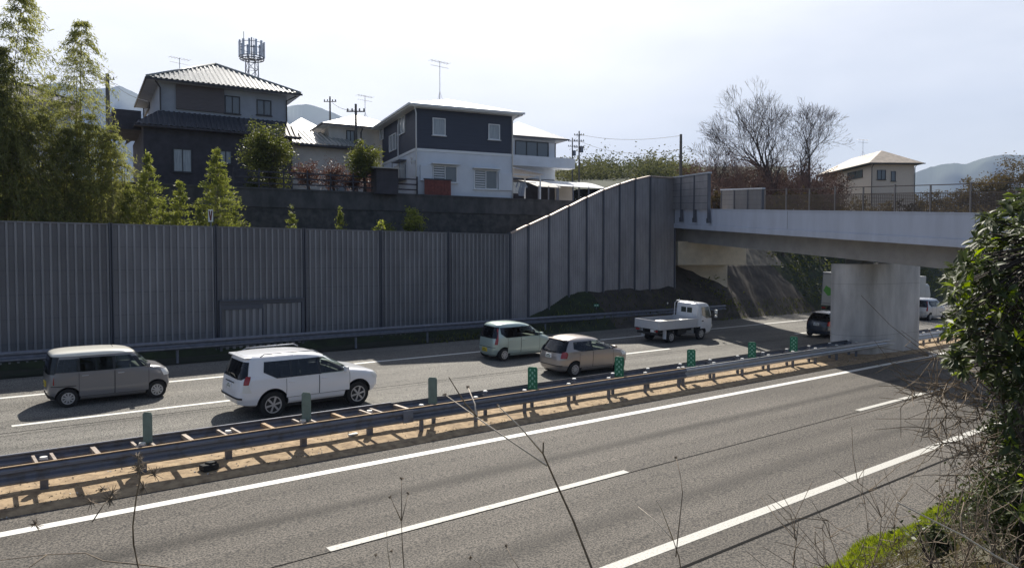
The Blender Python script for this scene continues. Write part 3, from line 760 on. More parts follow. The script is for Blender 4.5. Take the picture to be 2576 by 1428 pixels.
def cut_arches(body, cyls):
    """wheel arches cut out of the closed body"""
    mb = MB()
    for (x, z, r, y0, y1) in cyls: mb.tube([(x, y0, z), (x, y1, z)], r, 32)
    cut = mb.build('cut', M['dark'], body.parent)
    md = body.modifiers.new('arch', 'BOOLEAN'); md.operation = 'DIFFERENCE'; md.solver = 'EXACT'; md.object = cut
    try: md.material_mode = 'TRANSFER'
    except Exception: pass
    dg = bpy.context.evaluated_depsgraph_get(); me = bpy.data.meshes.new_from_object(body.evaluated_get(dg))
    body.modifiers.clear(); body.data = me
    bpy.data.objects.remove(cut)
    me.materials.append(M['dark']); di = len(me.materials)-1
    for p in me.polygons:
        c = p.center
        for (x, z, r, y0, y1) in cyls:
            lo_, hi_ = min(abs(y0), abs(y1)), max(abs(y0), abs(y1))
            d = math.hypot(c.x-x, c.z-z)
            if c.y*y0 > 0 and abs(c.y) > lo_-.02 and ((abs(d-r) < .03 and abs(p.normal.y) < .3 and all(abs(math.hypot(me.vertices[i].co.x-x, me.vertices[i].co.z-z)-r) < .02 for i in p.vertices)) or (d < r and abs(abs(c.y)-lo_) < .01)): p.material_index = di
def carve(body, cutters):
    """hollow the cabin and open the windows"""
    for mb in cutters:
        cut = mb.build('cut', M['interior'], body.parent)
        md = body.modifiers.new('carve', 'BOOLEAN'); md.operation = 'DIFFERENCE'; md.solver = 'EXACT'; md.object = cut
        try: md.material_mode = 'TRANSFER'
        except Exception: pass
        dg = bpy.context.evaluated_depsgraph_get(); me = bpy.data.meshes.new_from_object(body.evaluated_get(dg))
        body.modifiers.clear(); body.data = me; bpy.data.objects.remove(cut)
def seat(s, x, y, zf, w=.46, h=.62):
    s.box((x+.05, y, zf+.20), (.50, w, .16)); s.box((x-.20, y, zf+.20+h*.5), (.13, w, h), ry=-.18); s.box((x-.30, y, zf+.27+h), (.10, w*.55, .17), ry=-.18)
def smooth_by_angle(o, ang=35):
    bm = bmesh.new(); bm.from_mesh(o.data); bm.normal_update()
    for f in bm.faces: f.smooth = True
    for e in bm.edges:
        if len(e.link_faces) == 2 and e.calc_face_angle(0) > R(ang): e.smooth = False
    bm.to_mesh(o.data); bm.free()
def make_car(name, label, cat, sp, loc, rz=0.0):
    """sp: dictionary of shape; loc = where the rear wheel on the viewer's side meets the road"""
    k = sp['keys']; SC = sp.get('scale', 1.05); Bd = Body(k); pm = sp['paint']
    W = max(q[3] for q in k); r = sp['r']; xr_w, xf_w = sp['wheels']; wy = W-.012
    # the empty sits under the middle of the car, on the banked road
    o = Matrix.Rotation(rz, 3, 'Z') @ Vector((-xr_w, wy*math.cos(ROLL), 0))*SC
    base = Vector((loc[0]+o.x, loc[1]+o.y, gz(loc[1]+o.y)+.002))
    th = thing(name, label, cat, base, rz, rx=0)
    th.rotation_mode = 'XYZ'; th.rotation_euler = (ROLL*math.cos(rz), -ROLL*math.sin(rz), rz); th.scale = (SC, SC, SC)
    body = Bd.shell(k[0][0], k[-1][0]).build('body', pm, th)
    ar = sp.get('arch', r*1.16)
    cut_arches(body, [(x, r+.015, ar, sd*(W+.3), sd*(W-.33)) for x in (xr_w, xf_w) for sd in (-1, 1)])
    if sp.get('open', True):
        zb_ = min(w_[0][0] for w_ in sp['side_windows'])-.42; cab = MB(); q = Bd.shell(max(zb_, k[0][0]+.2), k[-1][0]-.004, -.055, zoff=-.05, N=40)
        xlim = sp['windshield'][0][0][0]; xfr = Bd.at(xlim)[1]
        q.v = [(min(x, xfr+.05) if z < xlim else x, y, z) for x, y, z in q.v]; cuts = [q]
        for w_ in sp['side_windows']:
            c_ = MB(); zz = list(w_[0]); zz[0] += .012; zz[-1] -= .012
            poly = [(a+.012, z) for a, z in zip(w_[1], zz)]+[(b_-.012, z) for b_, z in reversed(list(zip(w_[2], zz)))]; c_.prism(poly, -W-.2, W+.2); cuts.append(c_)
        for (zs, ya, yb), sg in ((sp['rear_window'][0], -1), (sp['windshield'][0], 1)):
            c_ = MB(); poly = [(a+.015, z+.012*(1 if i == 0 else -1 if i == len(zs)-1 else 0)) for i, (a, z) in enumerate(zip(ya, zs))]+[(b_-.015, z+.012*(1 if i == 0 else -1 if i == len(zs)-1 else 0)) for i, (b_, z) in reversed(list(enumerate(zip(yb, zs))))]
            xm = (Bd.at(zs[-1])[0]+.25) if sg < 0 else (Bd.at(zs[-1])[1]-.25); c_.prismx(poly, min(xm, sg*3), max(xm, sg*3)); cuts.append(c_)
        carve(body, cuts)
        s = MB(); zf = max(zb_, k[0][0]+.2); fx = sp['fx']; tall = k[-1][0] > 1.8; zf -= 0 if tall else .14
        for sd in (-1, 1): seat(s, fx-.05, sd*W*.42, zf, h=.62 if tall else .55); seat(s, fx-.90, sd*W*.42, zf, h=.46)
        if k[-1][0] > 1.8: seat(s, fx-1.7, 0, zf, 1.0, .35)
        s.build('seat', M['seat'], th, bevel=.03)
        s = MB(); s.bb(fx+.72, fx+1.0, -W+.18, W-.18, zf+.05, min(w_[0][0] for w_ in sp['side_windows'])+.0); s.build('dashboard', M['interior'], th, bevel=.03)
        s = MB(); s.tube([(fx+.52+.02*math.cos(a), -W*.42+.17*math.sin(a), zf+.42+.17*math.cos(a)) for a in [2*math.pi*i/14 for i in range(15)]], .015, 5); s.build('steering_wheel', M['dark'], th)
    smooth_by_angle(body, 40)
    # dark chassis under the sills
    s = MB(); x0, x1 = k[0][1]+.25, k[0][2]-.2; s.bb(x0, x1, -W+.34, W-.34, r*.55, k[0][0]+.12)
    s.tube([(xr_w, -W+.1, r), (xr_w, W-.1, r)], .05, 8); s.tube([(xf_w, -W+.1, r), (xf_w, W-.1, r)], .05, 8); s.build('chassis', M['dark'], th)
    for x in (xr_w, xf_w):
        for sd in (-1, 1):
            wheel(th, x, sd*(wy-.012), r, .17, sd, sp.get('spokes', 9), sp.get('rr', r*.64), sp.get('rim', 'cover'))
    if sp.get('roof'):
        zr = sp['roof'][0]; Bd.shell(zr, k[-1][0], .006, zoff=.005).build('roof', sp['roof'][1], th, smooth=True)
    ws = sorted(sp['side_windows'], key=lambda w_: w_[1][0])
    for w0, w1 in zip(ws[:-1], ws[1:]):
        if not sp.get('band'): break
        z0, z1 = max(w0[0][0], w1[0][0]), min(w0[0][-1], w1[0][-1]); f = lambda w_, j, z: float(np.interp(z, w_[0], w_[j]))
        for sd in (-1, 1): Bd.sidepatch([z0, z1], [f(w0, 2, z0)-.01, f(w0, 2, z1)-.01], [f(w1, 1, z0)+.01, f(w1, 1, z1)+.01], sd, .010, nc=3).build('pillar_trim', M['blackgloss'], th, smooth=True)
    if sp.get('rear_pillar'):
        for zs, xa, xb in sp['rear_pillar']:
            for sd in (-1, 1): Bd.sidepatch(zs, xa, xb, sd, .007, nc=10).build('pillar_trim', M['blackgloss'], th, smooth=True)
    for wnd in sp['side_windows']:
        for sd in (-1, 1): Bd.sidepatch(wnd[0], wnd[1], wnd[2], sd, .008, shear=wnd[3] if len(wnd) > 3 else 0).build('window', M['see' if min(wnd[2]) > .2 or wnd is sp['side_windows'][-1] else 'privacy'], th, smooth=True)
    for (zs, ya, yb) in sp['rear_window']: Bd.endpatch(zs, ya, yb, -1, .010, nc=16, bow=sp.get('rwbow', 0)).build('rear_window', M['privacy'], th, smooth=True)
    for (zs, ya, yb) in sp['windshield']: Bd.endpatch(zs, ya, yb, 1, .010, nc=16).build('windshield', M['see'], th, smooth=True)
    for (zs, xa, xb, m) in sp['rear_lamps']:
        for sd in (-1, 1): Bd.sidepatch(zs, xa, xb, sd, .012, nc=12, yin=sp.get('lamp_in', .2)).build('rear_lamp', M[m], th, smooth=True)
    for (zs, xa, xb) in sp['headlights']:
        for sd in (-1, 1): Bd.sidepatch(zs, xa, xb, sd, .010, nc=12, yin=.3).build('headlight', M['lamp_white'], th, smooth=True)
    seam = M['dark']
    for (xa, xb, z0, z1) in sp['doors']:
        for sd in (-1, 1):
            d = Bd.sidepatch([z0, z1], [xa, xa], [xb, xb], sd, .0045, nc=10, rows=8).build('door', pm, th, smooth=True)
            s = MB()
            for (u0, u1, v0, v1) in ((xa-.008, xa+.004, z0, z1), (xb-.004, xb+.008, z0, z1)):
                q = Bd.sidepatch([v0, v1], [u0, u0], [u1, u1], sd, .006, nc=1, rows=8); s.add(q.v, q.f)
            q = Bd.sidepatch([z0-.008, z0+.004], [xa, xa], [xb, xb], sd, .006, nc=10, rows=1); s.add(q.v, q.f)
            s.build('door_seam', seam, d, fixn=False)
            hx = xa+.16 if not sp.get('handle_front') else xb-.1
            hz = sp.get('handle_z', z1-.10); y = Bd.sy(hx, hz)
            s = MB(); s.bb(hx-.09, hx+.09, sd*y-.012, sd*y+.012, hz-.014, hz+.014); s.box((hx, sd*(y+.02), hz), (.17, .018, .028))
            s.build('door_handle', sp.get('handle_mat', pm), d, bevel=.006)
    # plate, bumper line, wiper, mirrors
    pz = sp['plate'][0]; xr, xf, w_, n_ = Bd.at(pz); py = sp.get('plate_y', 0)
    s = MB(); s.bb(xr-.03, xr+.02, py-.165, py+.165, pz-.0825, pz+.0825); pl = s.build('number_plate', M[sp['plate'][1]], th, bevel=.006)
    s = MB(); s.bb(xr-.0325, xr-.030, py-.06, py+.08, pz+.03, pz+.055)
    for q in range(4): s.bb(xr-.0325, xr-.030, py-.10+q*.055+(.02 if q > 1 else 0), py-.07+q*.055+(.02 if q > 1 else 0), pz-.055, pz+.01)
    s.build('plate_lettering', M['plate_ink'], pl)
    for (z0, z1, y0, y1, m) in sp.get('rear_trim', []):
        Bd.endpatch([z0, z1], [y0, y0], [y1, y1], -1, .014, nc=16).build('rear_trim', M[m] if isinstance(m, str) else m, th, smooth=True)
    mx, mz = sp['mirror']; 
    for sd in (-1, 1):
        y = Bd.sy(mx, mz); s = MB()
        s.box((mx+.02, sd*(y+.11), mz+.06), (.11, .17, sp.get('mirror_h', .12))); s.box((mx+.03, sd*(y+.03), mz), (.05, .10, .03))
        s.build('mirror', sp.get('mirror_mat', pm), th, bevel=.028)
    if sp.get('rails'):
        x0, x1, yr_, zr = sp['rails']
        for sd in (-1, 1):
            s = MB(); s.tube([(x0, sd*yr_, zr-.06), (x0+.12, sd*yr_, zr), (x1-.15, sd*yr_, zr+.01), (x1, sd*yr_, zr-.06)], .018, 8); s.build('roof_rail', M['galv'], th, smooth=True)
    if sp.get('antenna'):
        ax, az = sp['antenna']; s = MB(); s.tube([(ax, 0, az), (ax-.12, 0, az+.14)], [.008, .003], 6); s.build('antenna', M['dark'], th)
    if sp.get('spoiler'):
        x0, x1, z, hw = sp['spoiler']; s = MB(); s.bb(x0, x1, -hw, hw, z-.025, z+.02); s.build('spoiler', sp.get('roofmat', pm), th, bevel=.018)
    s = MB(); zt = sp['wiper'][0]; xr, xf, w_, n_ = Bd.at(zt); s.tube([(xr-.02, -.02, zt), (xr-.025, sp['wiper'][1], zt+.10)], .010, 6); s.build('wiper', M['dark'], th)
    return th

van = dict(keys=[(.20,-1.60,1.60,.64,5),(.27,-1.66,1.66,.70,5.5),(.45,-1.69,1.695,.73,6.5),(.80,-1.69,1.665,.7375,6.5),(.92,-1.685,1.60,.735,6),(1.00,-1.68,1.47,.73,5.5),(1.045,-1.675,1.26,.722,5.5),(1.07,-1.67,1.14,.716,5.5),
     (1.46,-1.60,.77,.645,5.5),(1.52,-1.585,.68,.635,5.2),(1.575,-1.55,.55,.615,5),(1.615,-1.46,.36,.57,4.4),(1.64,-1.28,.10,.49,3.6),(1.655,-.9,-.2,.32,2.8)],
     paint=paint('grey_paint', (.19, .185, .19)), r=.275, wheels=(-1.19, 1.265), spokes=9, arch=.33, lamp_in=.10,
     roof=(1.515, paint('cream_paint', (.78, .76, .68))),
     fx=.02, band=True, rear_pillar=[([1.03, 1.50], [-1.672, -1.592], [-1.50, -1.40])],
     side_windows=[([1.05, 1.44], [-1.50, -1.40], [-.93, -.93]), ([1.05, 1.46], [-.88, -.88], [.02, .02]), ([1.05, 1.46], [.08, .08], [.80, .52]), ([1.06, 1.40], [.90, .66], [1.10, .80])],
     rear_window=[([1.00, 1.50], [-.64, -.58], [.64, .58])], windshield=[([1.10, 1.50], [-.63, -.54], [.63, .54])],
     rear_lamps=[([.69, .92], [-1.685, -1.68], [-1.54, -1.54], 'lamp_red')], headlights=[([.72, .93], [1.47, 1.38], [1.655, 1.58])],
     doors=[(-.92, .05, .30, 1.03), (.07, 1.02, .30, 1.03)], handle_z=.93, handle_mat=M['galv_new'], handle_front=False, plate=(.66, 'plate_y'), mirror=(.98, 1.06),
     rear_trim=[(.26, .36, -.62, .62, 'dark')], antenna=(.15, 1.63), wiper=(1.04, .32))
van['doors'] = [(-.90, .05, .30, 1.025), (.07, 1.02, .30, 1.025)]
v1 = make_car('minivan', 'boxy grey kei minivan with a cream roof and dark window band', 'van', van, G(172, 1025))
s = MB(); Bv = Body(van['keys'])
for sd in (-1,):
    q = Bv.sidepatch([.63, .655], [-1.62, -1.62], [-.98, -.98], sd, .006, nc=8, rows=1); s.add(q.v, q.f)
s.build('sliding_rail', M['dark'], v1, fixn=False)

white = paint('white_paint', (.80, .81, .84), .25)
suv = dict(keys=[(.36,-2.14,2.02,.84,6),(.43,-2.29,2.14,.90,7),(.60,-2.37,2.24,.935,7),(.85,-2.355,2.25,.9425,7),(.96,-2.335,2.20,.94,7),(1.03,-2.325,2.12,.93,7),(1.10,-2.31,1.92,.925,7),(1.165,-2.30,1.58,.92,6.5),(1.205,-2.29,1.36,.91,6),(1.235,-2.28,1.18,.90,5.2),
     (1.62,-2.14,.52,.79,5.2),(1.70,-2.11,.36,.77,5),(1.76,-2.10,.18,.735,4.6),(1.81,-2.05,-.12,.67,4),(1.84,-1.85,-.5,.55,3.2),(1.855,-1.4,-.8,.35,2.6)],
     paint=white, r=.385, wheels=(-1.38, 1.41), spokes=6, rr=.255, rim='alloy', arch=.475, scale=1.04, lamp_in=.16, fx=.09,
     band=[([1.15, 1.36, 1.67], [-1.27, -1.68, -1.64], [1.07, .88, .27])],
     side_windows=[([1.16, 1.36, 1.66], [-1.28, -1.66, -1.62], [-.84, -.84, -.84]), ([1.16, 1.66], [-.80, -.80], [.06, .06]), ([1.16, 1.30, 1.66], [.12, .12, .12], [1.02, .92, .28])],
     rear_window=[([1.17, 1.24, 1.66], [-.70, -.78, -.66], [.70, .78, .66])], windshield=[([1.27, 1.68], [-.80, -.62], [.80, .62])],
     rear_lamps=[([1.03, 1.27], [-2.31, -2.27], [-2.10, -2.02], 'lamp_red'), ([.80, 1.025], [-2.352, -2.31], [-2.02, -2.10], 'lamp_white')],
     headlights=[([.84, 1.03], [1.98, 1.86], [2.25, 2.12])],
     doors=[(-.98, .06, .56, 1.13), (.08, 1.10, .56, 1.13)], handle_z=1.02, plate=(.93, 'plate_w'), mirror=(.92, 1.18), mirror_h=.17,
     rear_trim=[(.60, .655, -.80, .80, 'dark'), (1.03, 1.06, -.34, .34, 'dark'), (.80, 1.03, .19, .21, 'dark')], rails=(-1.7, .1, .70, 1.86), spoiler=(-2.16, -1.9, 1.775, .62), wiper=(1.2, .3))
make_car('off_road_car', 'large white SUV nearest the median, dark rear glass and red rear lamps', 'car', suv, G(688, 1050), R(1.8))

kei = dict(keys=[(.20,-1.58,1.60,.64,4.5),(.28,-1.65,1.66,.70,5),(.48,-1.69,1.695,.73,5.5),(.75,-1.68,1.66,.7375,5.5),(.88,-1.665,1.56,.735,5.2),(.96,-1.65,1.38,.73,5),(1.02,-1.64,1.18,.72,5),
     (1.45,-1.52,.48,.62,4.8),(1.52,-1.49,.32,.59,4.4),(1.57,-1.42,.12,.55,3.9),(1.605,-1.28,-.12,.46,3.3),(1.63,-.98,-.42,.30,2.6)],
     paint=paint('pale_green_paint', (.42, .52, .49), .3, .35), r=.275, wheels=(-1.17, 1.24), spokes=7, arch=.325, lamp_in=.10, fx=-.24,
     band=[([1.0, 1.18, 1.48], [-1.10, -1.36, -1.38], [1.10, .84, .38])],
     side_windows=[([1.01, 1.18, 1.45], [-1.10, -1.34, -1.36], [-.30, -.30, -.30]), ([1.01, 1.47], [-.26, -.26], [.62, .38]), ([1.01, 1.30], [.70, .50], [1.06, .66])],
     rear_window=[([.98, 1.47], [-.60, -.55], [.60, .55])], windshield=[([1.06, 1.48], [-.63, -.50], [.63, .50])],
     rear_lamps=[([.72, 1.40], [-1.675, -1.53], [-1.615, -1.485], 'lamp_red')], headlights=[([.70, .88], [1.38, 1.28], [1.65, 1.54])],
     doors=[(-1.0, -.28, .32, .98), (-.26, .80, .32, .98)], handle_z=.88, plate=(.46, 'plate_y'), plate_y=.05, mirror=(.82, 1.04), rear_trim=[(.58, .60, -.6, .6, 'dark')], wiper=(.98, .3))
make_car('hatchback', 'pale mint green kei hatchback with tall narrow red rear lamps', 'car', kei, G(1269.5, 908))
fit = dict(keys=[(.20,-1.78,1.80,.74,4.2),(.28,-1.88,1.88,.81,4.6),(.45,-1.945,1.94,.84,5),(.68,-1.935,1.92,.8475,5),(.80,-1.91,1.84,.845,4.8),(.88,-1.88,1.66,.84,4.6),(.96,-1.85,1.40,.83,4.6),(1.00,-1.835,1.22,.82,4.6),
     (1.34,-1.58,.42,.67,4.4),(1.41,-1.50,.22,.64,4.1),(1.46,-1.40,.02,.58,3.7),(1.50,-1.22,-.22,.48,3.1),(1.525,-.95,-.48,.30,2.6)],
     paint=paint('bronze_silver_paint', (.40, .36, .335), .33, .6), r=.295, wheels=(-1.22, 1.28), spokes=10, arch=.35, lamp_in=.24, fx=-.26,
     band=[([.98, 1.10, 1.38], [-.92, -1.30, -1.24], [1.22, .96, .32])],
     side_windows=[([.99, 1.10, 1.36], [-.92, -1.28, -1.22], [-.32, -.32, -.32]), ([.99, 1.37], [-.28, -.28], [.66, .33]), ([.98, 1.22], [.74, .60], [1.20, .78])],
     rear_window=[([.94, 1.02, 1.38], [-.60, -.70, -.58], [.60, .70, .58])], windshield=[([1.03, 1.38], [-.72, -.54], [.72, .54])],
     rear_lamps=[([.74, .90, 1.00], [-1.925, -1.88, -1.84], [-1.62, -1.56, -1.60], 'lamp_red')], headlights=[([.68, .86], [1.42, 1.30], [1.90, 1.66])],
     doors=[(-1.0, -.30, .34, .96), (-.28, .86, .34, .96)], handle_z=.86, plate=(.80, 'plate_w'), mirror=(.86, 1.0), rear_trim=[(.44, .47, -.7, .7, 'dark')], spoiler=(-1.56, -1.40, 1.415, .50), wiper=(.99, .3))
make_car('hatchback', 'champagne gold hatchback behind the median guardrail, white plate and wedge shaped rear lamps', 'car', fit, G(1447, 948), R(-1))
fit2 = dict(fit); fit2['paint'] = paint('dark_blue_paint', (.03, .04, .06), .25)
make_car('hatchback', 'dark hatchback in the shadow of the bridge beyond the row of green boards', 'car', fit2, (G(2040, 872).x+4.6, G(2040, 872).y+1.0))
kei2 = dict(kei); kei2['paint'] = paint('silver_paint', (.55, .56, .58), .3, .3)
pw = VY(2312, 800, 25.4)
make_car('hatchback', 'silver hatchback just right of the bridge pier beyond the shrub', 'car', kei2, (pw.x-.9, 24.2))

# flatbed truck
TL = G(1690, 862)
tk = thing('flatbed_truck', 'white flatbed truck with low drop sides and loose pale sheets in its bed', 'truck', (0, 0, 0))
W = .85; xr_w, xf_w = -1.25, 1.25
ty = TL.y+W; tk.location = (TL.x-xr_w, ty, gz(ty)+.002); tk.rotation_euler = (ROLL, 0, 0); tk.scale = (1.06, 1.06, 1.06)
tw = paint('truck_white', (.74, .76, .80), .35); tg = paint('truck_bed_grey', (.52, .53, .56), .5, coat=.2)
cabk = [(.32,1.02,2.16,.74,5),(.42,1.0,2.22,.82,6),(.75,.98,2.25,.845,7),(1.10,.97,2.24,.845,7),(1.30,.965,2.20,.84,7),(1.72,.95,2.04,.80,6.5),(1.88,.95,1.95,.775,6),(1.95,.97,1.85,.74,5),(1.995,1.05,1.70,.66,4)]
cb_ = Body(cabk); cab = cb_.shell(.32, 1.995, N=64).build('cab', tw, tk)
cut_arches(cab, [(xf_w, .33, .42, sd*1.2, sd*.5) for sd in (-1, 1)]); smooth_by_angle(cab, 40)
for sd in (-1, 1):
    cb_.sidepatch([1.17, 1.36, 1.78], [1.62, 1.22, 1.20], [2.14, 2.10, 1.93], sd, .008).build('window', M['glass_clear'], tk, smooth=True)
    d = cb_.sidepatch([.62, 1.14], [1.14, 1.14], [2.02, 2.02], sd, .005, rows=5).build('door', tw, tk, smooth=True)
    s = MB(); y = cb_.sy(1.25, 1.02); s.bb(1.22, 1.36, min(sd*y, sd*(y+.02)), max(sd*y, sd*(y+.02)), 1.0, 1.06); s.build('door_handle', M['dark'], d)
    s = MB(); s.tube([(2.10, sd*.82, 1.15), (2.22, sd*1.02, 1.22), (2.20, sd*1.02, 1.62), (2.05, sd*.80, 1.68)], .012, 6); s.build('mirror_arm', M['dark'], tk)
    s = MB(); s.box((2.20, sd*1.03, 1.50), (.06, .17, .24)); s.box((2.21, sd*1.03, 1.25), (.06, .15, .13)); s.build('mirror', M['cap_white'], tk, bevel=.02)
    s = MB(); s.bb(2.10, 2.235, min(sd*.62, sd*.80), max(sd*.62, sd*.80), .62, .80); s.build('headlight', M['lamp_white'], tk, bevel=.02)
s = MB(); s.bb(.936, .952, -.36, -.04, 1.42, 1.72); s.bb(.936, .952, .04, .36, 1.42, 1.72); 
for yy in (-.20, .20):
    s2 = MB(); s2.bb(.934, .956, yy-.165, yy+.165, 1.44, 1.72); s2.build('rear_window', M['glass_clear'], tk, bevel=.012)
s = MB()
for yy in (-.6, -.4, 0, .4, .6):
    s = MB(); s.bb(.93, .96, yy-.012, yy+.012, .95, 1.40); s.build('cab_rib', tw, tk)
cb_.endpatch([1.25, 1.82], [-.74, -.62], [.74, .62], 1, .01).build('windshield', M['glass_clear'], tk, smooth=True)
bx0, bx1, bz, bh = -2.28, .84, .80, .38
s = MB(); s.bb(bx0+.03, bx1, -.84, .84, bz-.06, bz); s.build('bed_floor', M['dark'], tk)
for sd in (-1, 1):
    s = MB(); y0, y1 = sorted((sd*.845, sd*.805)); s.bb(bx0, bx1, y0, y1, bz-.08, bz+bh); s.bb(bx0-.01, bx1+.01, y0-.008, y1+.008, bz+bh-.035, bz+bh+.006)
    for q in range(9):
        xx = bx0+.2+q*.36; s.bb(xx-.012, xx+.012, min(sd*.853, sd*.845), max(sd*.853, sd*.845), bz-.06, bz+bh-.05)
    s.build('side_board', tg, tk)
s = MB(); s.bb(bx0-.03, bx0+.012, -.80, .80, bz-.06, bz+bh); s.bb(bx0-.04, bx0+.02, -.80, .80, bz+bh-.035, bz+bh+.006); s.build('tailgate', tg, tk)
s = MB(); s.bb(bx1-.02, bx1+.03, -.84, .84, bz-.06, bz+bh+.05); s.build('headboard', tg, tk)
s = MB(); s.tube([(.88, -.78, bz+.3), (.90, -.78, 1.88), (.92, -.66, 2.03), (.92, .66, 2.03), (.90, .78, 1.88), (.88, .78, bz+.3)], .028, 8); s.tube([(.92, .50, 2.03), (.92, .50, 2.12)], .02, 6); s.build('guard_frame', tw, tk, smooth=True)
s = MB(); s.bb(-2.2, 1.6, -.34, -.22, .50, .70); s.bb(-2.2, 1.6, .22, .34, .50, .70); s.bb(-1.4, -1.1, -.6, .6, .28, .40); s.bb(-2.25, -2.18, -.7, .7, .44, .56); s.bb(-.5, .2, -.62, -.36, .36, .66); s.build('chassis', M['dark'], tk)
s = MB(); s.bb(-2.31, -2.28, -.62, -.28, .58, .72); s.build('number_plate', M['plate_w'], tk)
for sd in (-1, 1):
    s = MB(); s.bb(-2.31, -2.26, min(sd*.50, sd*.74), max(sd*.50, sd*.74), .60, .70); s.build('rear_lamp', M['lamp_red'], tk, bevel=.01)
    s = MB(); y0, y1 = sorted((sd*.62, sd*.83)); s.bb(-1.72, -1.69, y0, y1, .22, .70); s.build('mud_flap', tw, tk)
    wheel(tk, xf_w, sd*(W-.03), .33, .18, sd, 6, .20, 'cover')
    wheel(tk, xr_w, sd*(W-.03), .30, .30, sd, 6, .19, 'cover')
for q, (x, y, a, l_) in enumerate([(.2, .1, 12, 1.1), (-.3, -.25, -9, 1.2), (-.9, .2, 20, .9), (-1.5, -.3, 4, .8), (.3, -.45, -14, .8)]):
    s = MB(); vs = []; fs = []; nn = 6
    for i in range(nn):
        for j in range(4): vs.append((l_*(i/(nn-1)-.5), .45*(j/3-.5), .02*math.sin(i*2+j+q)+.015*math.sin(j*3+q*2)))
    for i in range(nn-1):
        for j in range(3): fs.append((i*4+j, (i+1)*4+j, (i+1)*4+j+1, i*4+j+1))
    s.add(vs, fs)
    o = s.build('plastic_sheet', M['cap_white'], None, smooth=True, fixn=False)
    md = o.modifiers.new('thick', 'SOLIDIFY'); md.thickness = .02
    P_ = Matrix.Translation(tk.location) @ Matrix.Rotation(ROLL, 4, 'X') @ Matrix.Scale(1.06, 4) @ Matrix.Translation((x, y, bz+.20+.03*q)) @ Matrix.Rotation(R(a), 4, 'Z')
    o.matrix_world = P_
    tag(o, 'crumpled pale sheet lying in the bed of the flatbed truck', 'sheet', 'pale sheets in the truck bed')
s = MB(); s.bb(-2.0, .5, -.6, .6, 0, .17); s.bb(-.6, .1, -.5, .4, .17, .26)
o = s.build('load_bundle', mat('dark_tarp', (.07, .07, .07), .8, noise=.3), None, bevel=.05); o.matrix_world = Matrix.Translation(tk.location) @ Matrix.Rotation(ROLL, 4, 'X') @ Matrix.Scale(1.06, 4) @ Matrix.Translation((0, 0, bz+.002))
tag(o, 'dark tarpaulin covered bundle under the pale sheets in the flatbed truck', 'bundle')

# box truck beyond the pier
bt = thing('box_truck', 'white box truck with a green mark on its doors, half hidden behind the pier', 'truck', (0, 0, 0))
q = VY(2057, 780, 30.4); bt.location = (q.x+3.2, 29.15, gz(29.15)); bt.rotation_euler = (ROLL, 0, 0)
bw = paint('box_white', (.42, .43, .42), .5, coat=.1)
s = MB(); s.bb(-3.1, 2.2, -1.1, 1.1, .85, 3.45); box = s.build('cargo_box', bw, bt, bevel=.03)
s = MB()
for a in (-1.08, -.02, .04, 1.04): s.bb(-3.125, -3.10, a, a+.04, .95, 3.40)
for z in (1.0, 3.3): s.bb(-3.125, -3.10, -1.06, 1.06, z, z+.04)
s.build('door_frame', M['galv'], box)
s = MB(); poly = [(-.15, 1.55), (-.75, 1.7), (-.95, 2.2), (-.55, 2.75), (-.2, 2.5), (-.1, 2.0)]; s.prismx(poly, -3.122, -3.10); s.build('green_mark', mat('leaf_green_paint', (.10, .32, .06), .5), box)
s = MB(); poly = [(.15, 1.75), (.55, 1.6), (.95, 2.0), (.75, 2.4), (.35, 2.2)]; s.prismx(poly, -3.122, -3.10); s.build('green_mark', bpy.data.materials['leaf_green_paint'], box)
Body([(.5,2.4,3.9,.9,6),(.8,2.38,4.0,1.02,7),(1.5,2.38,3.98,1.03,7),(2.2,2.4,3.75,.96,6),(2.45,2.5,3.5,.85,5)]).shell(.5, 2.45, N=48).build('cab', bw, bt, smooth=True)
s = MB(); s.bb(-3.0, 3.6, -.45, .45, .45, .82); s.bb(-3.12, -3.02, -1.0, 1.0, .42, .56); s.build('chassis', M['dark'], bt)
s = MB(); s.bb(-3.14, -3.08, -.2, .2, .60, .76); s.build('number_plate', M['plate_w'], bt)
for sd in (-1, 1):
    s = MB(); s.bb(-3.14, -3.08, min(sd*.7, sd*1.0), max(sd*.7, sd*1.0), .60, .72); s.build('rear_lamp', M['lamp_red'], bt)
    wheel(bt, -1.9, sd*1.02, .40, .4, sd, 6, .24); wheel(bt, 3.1, sd*1.0, .40, .25, sd, 6, .24)
# second tall white vehicle, a sliver right of the pier
q = VY(2326, 760, 28.6)
lt = thing('box_truck', 'white truck of which a narrow strip shows at the right edge of the pier', 'truck', (q.x-4.3, 28.6, gz(28.6)), rx=ROLL)
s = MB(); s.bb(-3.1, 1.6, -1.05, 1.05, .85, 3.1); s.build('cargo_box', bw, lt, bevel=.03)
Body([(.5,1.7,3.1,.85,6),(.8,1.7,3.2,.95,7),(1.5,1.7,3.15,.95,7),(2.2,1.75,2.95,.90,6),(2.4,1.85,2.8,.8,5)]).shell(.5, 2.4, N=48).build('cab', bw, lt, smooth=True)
s = MB(); s.bb(-3.0, 2.8, -.45, .45, .45, .82); s.build('chassis', M['dark'], lt)
for sd in (-1, 1): wheel(lt, -1.9, sd*.98, .38, .4, sd, 6, .22); wheel(lt, 2.4, sd*.95, .38, .25, sd, 6, .22)

